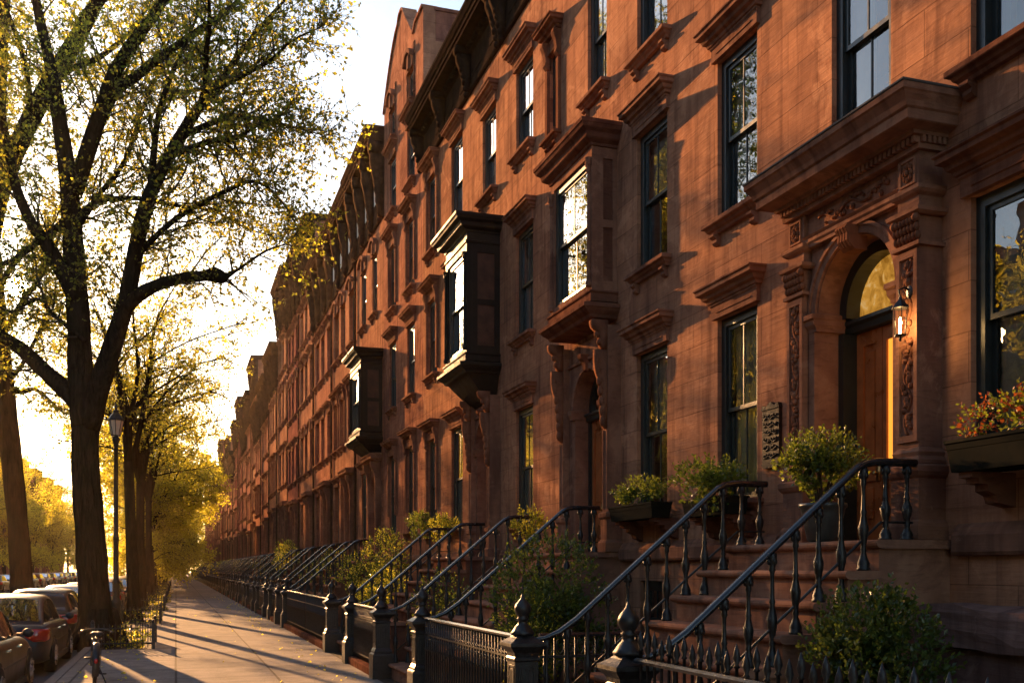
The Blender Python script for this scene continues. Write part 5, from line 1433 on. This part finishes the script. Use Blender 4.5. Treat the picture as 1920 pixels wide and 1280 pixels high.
# ------------------------------------------------------------------ street trees
PN = dict(gap=0.165, t0=0.20, bl=(0.9,2.1), wob=0.32, up=0.05, droop=0.06, tw=4, tup=0.08, twl=(0.35,0.85), lv=6, dens=0.42, ls=0.064, yel=0.25)
LIMBS_NEAR = [
  [(0.06, -0.02, -0.15, 0.435), (0.0, 0.0, 0.54, 0.348), (-0.06, 0.02, 1.43, 0.318), (-0.13, 0.04, 2.55, 0.296), (-0.21, 0.07, 3.66, 0.274), (-0.21, 0.07, 4.67, 0.27)] ,
  [(-0.21, 0.07, 4.56, 0.288), (-0.31, 0.13, 5.68, 0.259), (-0.35, 0.18, 6.8, 0.236), (-0.43, 0.24, 7.93, 0.222), (-0.49, 0.29, 8.84, 0.203), (-0.57, 0.35, 9.86, 0.184), (-0.74, 0.43, 11.0, 0.16), (-0.89, 0.52, 12.02, 0.136), (-1.09, 0.61, 12.94, 0.107), (-1.29, 0.71, 13.97, 0.087), (-1.42, 0.79, 14.9, 0.049)] ,
  [(-0.16, 0.05, 4.56, 0.269), (0.12, -0.25, 5.52, 0.219), (0.38, -0.55, 6.25, 0.198), (0.64, -0.84, 7.08, 0.177), (0.82, -1.12, 7.99, 0.166), (0.98, -1.38, 8.67, 0.151), (1.21, -1.67, 9.23, 0.136), (1.59, -2.0, 9.88, 0.121), (1.98, -2.34, 10.47, 0.102), (2.32, -2.66, 10.79, 0.079), (2.64, -2.98, 11.2, 0.061), (3.11, -3.35, 11.75, 0.043), (3.47, -3.68, 12.09, 0.026), (3.82, -4.01, 12.42, 0.017)] ,
  [(-0.3, 0.1, 5.0, 0.211), (-0.66, 0.48, 5.4, 0.189), (-1.12, 0.9, 5.86, 0.167), (-1.59, 1.32, 6.34, 0.149), (-2.07, 1.74, 6.71, 0.131), (-2.67, 2.2, 7.21, 0.102), (-3.29, 2.67, 8.11, 0.062)] ,
  [(-0.36, 0.12, 7.23, 0.182), (-0.7, 0.02, 7.84, 0.157), (-0.96, -0.1, 8.31, 0.132), (-1.19, -0.24, 8.59, 0.112), (-1.47, -0.36, 9.28, 0.092), (-1.64, -0.51, 10.26, 0.073), (-1.76, -0.68, 11.23, 0.045)] ,
  [(-0.42, 0.14, 9.47, 0.173), (0.03, -0.39, 10.7, 0.151), (0.44, -0.91, 11.67, 0.13), (1.13, -1.51, 12.53, 0.1), (1.59, -2.04, 12.99, 0.076), (2.07, -2.58, 13.39, 0.04)] ,
  [(-0.32, 0.11, 9.91, 0.115), (0.32, -0.49, 11.24, 0.104), (0.84, -1.05, 11.54, 0.097), (1.35, -1.61, 11.77, 0.082), (2.05, -2.23, 12.09, 0.063), (2.56, -2.78, 12.3, 0.039), (3.01, -3.32, 12.55, 0.022)] ,
  [(-0.42, 0.14, 8.8, 0.077), (-0.02, 0.29, 9.36, 0.063), (0.83, 0.29, 9.53, 0.054), (1.59, 0.32, 9.47, 0.045), (2.37, 0.34, 9.45, 0.035), (3.0, 0.41, 9.19, 0.025), (3.52, 0.52, 9.1, 0.015)] ,
  [(-0.48, 0.16, 9.02, 0.096), (-0.77, 0.52, 8.83, 0.083), (-1.34, 0.97, 8.49, 0.069), (-1.81, 1.39, 8.24, 0.06), (-2.4, 1.85, 8.2, 0.04)] ,
  [(2.03, -2.46, 10.46, 0.066), (2.12, -3.1, 10.71, 0.056), (2.1, -3.7, 10.82, 0.05), (2.15, -4.32, 11.19, 0.036), (2.1, -4.91, 11.42, 0.023)] ,
  [(1.88, -2.31, 10.3, 0.067), (2.4, -3.03, 10.64, 0.056), (2.79, -3.71, 10.64, 0.042), (3.21, -4.39, 10.65, 0.033), (3.47, -5.03, 10.7, 0.02), (3.88, -5.71, 10.66, 0.012)] ,
  [(1.81, -2.18, 10.05, 0.062), (2.26, -2.86, 10.04, 0.052), (2.59, -3.49, 9.91, 0.047), (3.06, -4.18, 9.66, 0.033), (3.53, -4.86, 9.3, 0.02), (3.91, -5.51, 8.96, 0.012)] ,
  [(1.59, -1.9, 9.77, 0.063), (1.83, -2.5, 9.63, 0.053), (2.18, -3.15, 9.56, 0.047), (2.57, -3.8, 9.38, 0.037), (2.94, -4.45, 9.4, 0.024), (3.33, -5.11, 9.38, 0.016)] ,
  [(1.1, -1.31, 9.08, 0.083), (1.22, -1.51, 10.35, 0.068), (1.39, -1.72, 11.02, 0.054), (1.69, -1.98, 11.68, 0.04), (1.98, -2.24, 12.33, 0.027)] ,
  [(0.82, -1.01, 7.91, 0.065), (1.59, -1.88, 8.47, 0.054), (2.46, -2.77, 8.78, 0.044), (2.99, -3.56, 8.76, 0.034), (3.41, -4.31, 8.15, 0.021), (3.61, -4.99, 7.48, 0.012)] ,
  [(0.64, -0.84, 6.91, 0.14), (0.89, -1.02, 7.14, 0.135), (1.28, -1.25, 7.32, 0.12), (1.74, -1.5, 7.42, 0.11), (2.09, -1.71, 7.43, 0.105), (2.25, -1.86, 7.43, 0.137), (2.37, -1.99, 7.39, 0.15), (2.47, -2.12, 7.32, 0.108), (2.58, -2.25, 7.34, 0.036), (2.89, -2.45, 7.54, 0.027), (3.26, -2.67, 7.77, 0.022), (3.6, -2.88, 7.86, 0.013)] ,
  [(-0.32, 0.11, 8.8, 0.067), (0.09, 0.22, 9.56, 0.058), (0.56, 0.32, 10.33, 0.054), (0.96, 0.44, 11.68, 0.045), (1.26, 0.59, 12.51, 0.03), (1.48, 0.77, 13.45, 0.02)] ,
  [(-0.19, -0.25, 6.28, 0.047), (-0.84, 0.17, 6.88, 0.043), (-1.18, 0.5, 7.26, 0.039), (-1.74, 0.89, 7.03, 0.029), (-2.21, 1.26, 7.37, 0.02)] ,
]
LIMBS_LEFT = [
  [(0.03, -0.01, -0.0, 0.357), (-0.03, 0.01, 1.07, 0.298), (-0.14, 0.05, 2.9, 0.28), (-0.28, 0.09, 4.42, 0.274), (-0.49, 0.16, 6.56, 0.286), (-0.68, 0.23, 8.09, 0.298), (-0.81, 0.27, 9.61, 0.292), (-0.93, 0.31, 10.99, 0.274)] ,
  [(-0.96, 0.32, 10.68, 0.302), (-0.67, -0.22, 11.75, 0.285), (-0.11, -0.84, 13.09, 0.268), (0.78, -1.58, 14.67, 0.239), (1.65, -2.3, 15.91, 0.21), (2.29, -2.95, 16.83, 0.171), (3.04, -3.64, 17.57, 0.108)] ,
  [(-0.93, 0.31, 10.68, 0.236), (-0.83, 0.59, 12.47, 0.212), (-0.79, 0.89, 14.3, 0.188), (-0.74, 1.19, 16.47, 0.176), (-0.68, 1.49, 18.69, 0.164), (-0.6, 1.78, 20.62, 0.097)] ,
  [(-0.81, 0.27, 9.31, 0.171), (-1.45, 0.83, 10.63, 0.159), (-2.26, 1.45, 12.3, 0.134), (-2.92, 2.02, 14.47, 0.081)] ,
  [(-0.7, 0.23, 8.09, 0.131), (-0.26, -0.23, 8.62, 0.091), (0.14, -0.68, 9.15, 0.077), (0.6, -1.15, 9.66, 0.057), (0.91, -1.57, 10.31, 0.031)] ,
  [(-0.64, 0.21, 7.17, 0.105), (-0.21, 0.42, 6.69, 0.08), (0.26, 0.61, 6.83, 0.06), (0.79, 0.79, 6.38, 0.034)] ,
  [(-0.81, 0.27, 9.31, 0.105), (-0.43, 0.7, 10.3, 0.08), (-0.06, 1.14, 11.02, 0.061), (0.45, 1.54, 11.83, 0.035)] ,
  [(-0.58, 0.19, 6.71, 0.085), (-0.06, -0.15, 7.29, 0.065), (0.36, -0.47, 8.01, 0.052), (0.69, -0.76, 8.72, 0.026)] ,
  [(-0.02, -1.05, 13.09, 0.101), (0.4, -1.71, 13.83, 0.087), (0.33, -2.22, 15.03, 0.073), (-0.0, -2.63, 16.04, 0.054), (-0.19, -3.1, 16.72, 0.029)] ,
  [(1.03, -1.4, 15.23, 0.127), (1.52, -2.35, 15.01, 0.093), (2.25, -3.38, 14.92, 0.072), (3.07, -4.44, 15.22, 0.052), (3.59, -5.41, 15.61, 0.028)] ,
]

tree_from_limbs('street_tree', (-1.589, 22.862, 0), LIMBS_NEAR, 'big leaning street tree with a forked trunk and a knobbed side limb over the sidewalk', 'street trees along the kerb', PN, 3)
PL = dict(PN); PL['gap'] = 0.26; PL['ls'] = 0.085; PL['t0'] = 0.1
tree_from_limbs('street_tree', (-4.15, 31.87, 0), LIMBS_LEFT, 'tall dark street tree behind the parked cars at the left edge', 'street trees along the kerb', PL, 5)
PV = dict(PN); PV.update(gap=0.32, bl=(0.8,1.9), tw=2, lv=4, dens=0.55, ls=0.078, yel=0.7, twl=(0.4,0.9))
GT = 'street trees along the kerb'
va = make_vase_tree('street_tree', 12.4, 0.175, 4.8, 1.7, 6, 21, 'street tree with rising limbs right behind the street lamp', GT, PV, 0)
PW = dict(PV); PW.update(yel=0.92, dens=0.6, ls=0.10, tw=3, gap=0.38)
vb = make_vase_tree('street_tree', 11.2, 0.16, 3.6, 2.9, 8, 33, 'yellow green street tree, fourth beyond the street lamp', GT, PW, 10)
va.location = (-1.22, 32.4, 0)
PD = dict(PW); PD.update(yel=0.95, dens=0.6, ls=0.12, lv=5, bl=(1.0,2.2))
vc = make_vase_tree('street_tree', 10.8, 0.16, 3.0, 3.1, 8, 47, 'dense yellow green street tree, fifth beyond the street lamp', GT, PD, 14)
vc.location = (-1.3, 69.2, 0)
vb.location = (-1.30, 59.8, 0); vb.rotation_euler.z = 1.0
k = 0
for i, y in enumerate(PITS[2:4]+PITS[6:]):
    src = va if i < 2 else (vb if i % 3 == 0 else vc)
    s = rnd.uniform(0.88, 1.08)
    copy_tree(src, (-1.28+rnd.uniform(-.1,.1), y+rnd.uniform(-.6,.6), 0), rnd.uniform(0,6.28), 'street tree with yellow green spring leaves, %s in the near row past the lamp' % (['second','third']+ORD)[i], GT, (s,s,s*rnd.uniform(0.92,1.05)))
GT2 = 'street trees across the road'
for i in range(8):  # out-of-view trees opposite, put in to dim the ambient sky
    copy_tree(va if i % 2 else vb, (-14.4, -16+9.3*i, 0), 0.9*i, 'street tree across the road opposite the nearest houses', 'street trees opposite the nearest houses')
for i in range(2):  # unseen trees, put in to reduce sky light from behind
    copy_tree(va, (-1.4, -5-9.4*i, 0), 2.0*i, 'street tree on the near kerb behind the camera', 'street trees behind the camera')
for i in range(9):
    y = 66+17.5*i
    s = rnd.uniform(0.9, 1.1)
    copy_tree(vb, (-14.4+rnd.uniform(-.3,.3), y+rnd.uniform(-1,1), 0), rnd.uniform(0,6.28), 'leafy tree across the road by the far sidewalk, %s from the left' % (['first','second','third','fourth','fifth']+ORD)[i], GT2, (s,s,s))
for i in range(6):
    s = rnd.uniform(0.9,1.15)
    copy_tree(vc if i % 2 else vb, (-9+4.2*i, 224+rnd.uniform(-4,6), 0), rnd.uniform(0,6.28), 'hazy tree closing the far end of the street, %s from the left' % ['first','second','third','fourth','fifth','sixth'][i], 'hazy trees at the end of the street', (s,s,s))
GG = 'low iron guards round the tree pits'
tg = make_tree_guard((-1.55, 21.45, 0), 1.12, 1.95, 'low black iron guard around the pit of the big leaning tree', GG)
for i, p in enumerate(PITS[1:9]):
    copy_tree(tg, (-1.55, p-0.95, 0), 0, 'low black iron tree guard, %s beyond the leaning tree' % (['first','second','third','fourth','fifth']+ORD)[i], GG)
for i, p in enumerate(PITS[:7]):
    b = bush('pit_plant', (0,0,0), 0.42, 0.75, -0.05, 0.36, 900, 'low green plants inside the tree guard, %s from the near end' % ['first','second','third','fourth','fifth','sixth','seventh'][i], 'plant', [M['shrub'], M['leafy']], 0.06, 60, 9, 'low plants inside the tree guards', False, 0.3, 0.5) if i == 0 else copy_tree(b0, (0,0,0), 0.4*i, 'low green plants inside the tree guard, %s from the near end' % ['first','second','third','fourth','fifth','sixth','seventh'][i])
    if i == 0: b0 = b
    b.location = (-0.92, p+0.05, -0.03)
m = MB(); r = random.Random(9)
for i in range(420):
    x = r.choice((r.uniform(-1.5,2.7), r.uniform(1.9,2.72), r.uniform(-1.55,-0.6))); y = r.uniform(11.5, 60)
    leaf(m, Vector((x,y,0.009)), Vector((r.uniform(-1,1), r.uniform(-1,1), r.uniform(0.0,0.35))).normalized(), r.uniform(0.03,0.075), r, 0, 0.34)
tag(m.build('fallen_leaves', M['leafy']), 'scattered small fallen leaves lying on the sidewalk paving', 'leaves', kind='stuff')
make_street_lamp((-1.62, 30.9, 0), 'black iron lamp post with a frosted lantern beside the big leaning tree')
make_bicycle((-1.06, 14.95, 0), 'black bicycle seen from behind, parked on its kickstand at the kerb')

# ------------------------------------------------------------------ cars
paints = [car_paint('bronze_car_paint', (0.045,0.028,0.015)), car_paint('dark_blue_grey_car_paint', (0.018,0.019,0.028)), car_paint('taupe_car_paint', (0.045,0.034,0.026)), car_paint('silver_car_paint', (0.14,0.14,0.135)), car_paint('black_car_paint', (0.012,0.012,0.013)), car_paint('red_car_paint', (0.13,0.012,0.009))]
GC = 'cars parked along the near kerb'
c1 = make_car('parked_car', paints[0], 'bronze saloon car cut by the left edge, nearest of the parked row', GC)
c2 = make_car('parked_car', paints[2], 'taupe estate car, third from the near end of the parked row', GC, True)
def recolour(root, mat):
    for o in root.children:
        if o.name.split('.')[0] in ('body','roof'):
            o.material_slots[0].link = 'OBJECT'; o.material_slots[0].material = mat
ZR = -0.135
c1.location = (-2.78, 14.6, ZR); c2.location = (-2.80, 25.4, ZR)
c = copy_tree(c1, (-2.74, 19.9, ZR), 0, 'dark blue grey saloon car with a reflecting rear window, second in the parked row', GC); recolour(c, paints[1])
cn = ['silver','black','red','dark grey','bronze','taupe']; ci = [3,4,5,1,0,2]
for i in range(20):
    c = copy_tree(c2 if i % 2 else c1, (-2.78+rnd.uniform(-.08,.08), 30.8+5.5*i, ZR), 0, '%s car in the near parked row, %s beyond the big leaning tree' % (cn[i % 6], (['first','second','third','fourth','fifth']+ORD)[i]), GC); recolour(c, paints[ci[i % 6]])
GC2 = 'cars parked across the road'
for i in range(18):
    c = copy_tree(c1 if i % 3 else c2, (-12.7, 72+5.6*i, ZR), pi if i % 2 else 0, '%s car parked across the road under the trees, %s from the left' % (cn[(i+2) % 6], (['first','second','third','fourth','fifth']+ORD)[i]), GC2); recolour(c, paints[ci[(i+2) % 6]])

# ------------------------------------------------------------------ air, sky, sun, camera
AZ, EL = radians(12.5), radians(13.96)
SD = Vector((-sin(AZ)*cos(EL), cos(AZ)*cos(EL), sin(EL)))
DISC = Vector((-sin(radians(7.7))*cos(EL), cos(radians(7.7))*cos(EL), sin(EL)))
HAZE = 0.00016
m = MB(); m.box(-310, 310, -130, 430, -1.2, 24.0)
hm, nt, out = new_mat('haze_air')
pv = nt.nodes.new('ShaderNodeVolumePrincipled'); pv.inputs['Color'].default_value = (1.0,0.74,0.45,1); pv.inputs['Density'].default_value = HAZE; pv.inputs['Anisotropy'].default_value = 0.6
nt.links.new(pv.outputs[0], out.inputs['Volume'])
tag(m.build('haze', hm), kind='stuff')

w = bpy.data.worlds.new('World'); SC.world = w; w.use_nodes = True; nt = w.node_tree; nt.nodes.clear()
wo = nt.nodes.new('ShaderNodeOutputWorld'); bg = nt.nodes.new('ShaderNodeBackground')
sky = nt.nodes.new('ShaderNodeTexSky'); sky.sky_type = 'NISHITA'; sky.sun_disc = False; sky.sun_elevation = EL; sky.sun_rotation = -AZ
sky.air_density = 1.0; sky.dust_density = 0.8; sky.ozone_density = 1.0; sky.altitude = 0
SKY_STRENGTH = 0.082
# visible disc of the sun, on the sky itself
tc = nt.nodes.new('ShaderNodeTexCoord'); dt = nt.nodes.new('ShaderNodeVectorMath'); dt.operation = 'DOT_PRODUCT'; dt.inputs[1].default_value = DISC
nt.links.new(tc.outputs['Generated'], dt.inputs[0])
mr = nt.nodes.new('ShaderNodeMapRange'); mr.inputs[1].default_value = cos(radians(0.55)); mr.inputs[2].default_value = cos(radians(0.30)); mr.inputs[3].default_value = 0; mr.inputs[4].default_value = 60.0
nt.links.new(dt.outputs['Value'], mr.inputs[0])
b2n = nt.nodes.new('ShaderNodeBackground'); b2n.inputs[0].default_value = (1.0,0.80,0.50,1); nt.links.new(mr.outputs[0], b2n.inputs[1])
ad = nt.nodes.new('ShaderNodeAddShader')
bg.inputs[1].default_value = SKY_STRENGTH; nt.links.new(sky.outputs[0], bg.inputs[0])
nt.links.new(bg.outputs[0], ad.inputs[0]); nt.links.new(b2n.outputs[0], ad.inputs[1]); nt.links.new(ad.outputs[0], wo.inputs[0])

sl = bpy.data.lights.new('sun', 'SUN'); sl.energy = 5.0; sl.angle = radians(0.55); sl.color = (1.0, 0.52, 0.21)
so = bpy.data.objects.new('sun', sl); COL.objects.link(so); so.rotation_euler = (-SD).to_track_quat('-Z', 'Y').to_euler()

cam = bpy.data.cameras.new('camera'); co = bpy.data.objects.new('camera', cam); COL.objects.link(co); SC.camera = co
cam.sensor_width = 36; cam.lens = 1900/1920*36; cam.shift_y = 425/1920; cam.clip_end = 3000; cam.clip_start = 0.05
co.location = (0,0,1.6); co.rotation_euler = (radians(90), 0, -math.atan(630/1900))

SC.view_settings.view_transform = 'Standard'; SC.view_settings.look = 'None'; SC.view_settings.exposure = 1.8; SC.view_settings.gamma = 1.0
SC.render.engine = 'CYCLES'
cy = SC.cycles; cy.use_denoising = True; cy.max_bounces = 7; cy.diffuse_bounces = 3; cy.glossy_bounces = 4; cy.transmission_bounces = 4; cy.transparent_max_bounces = 10; cy.volume_bounces = 0
cy.sample_clamp_indirect = 6.0; cy.caustics_reflective = False; cy.caustics_refractive = False
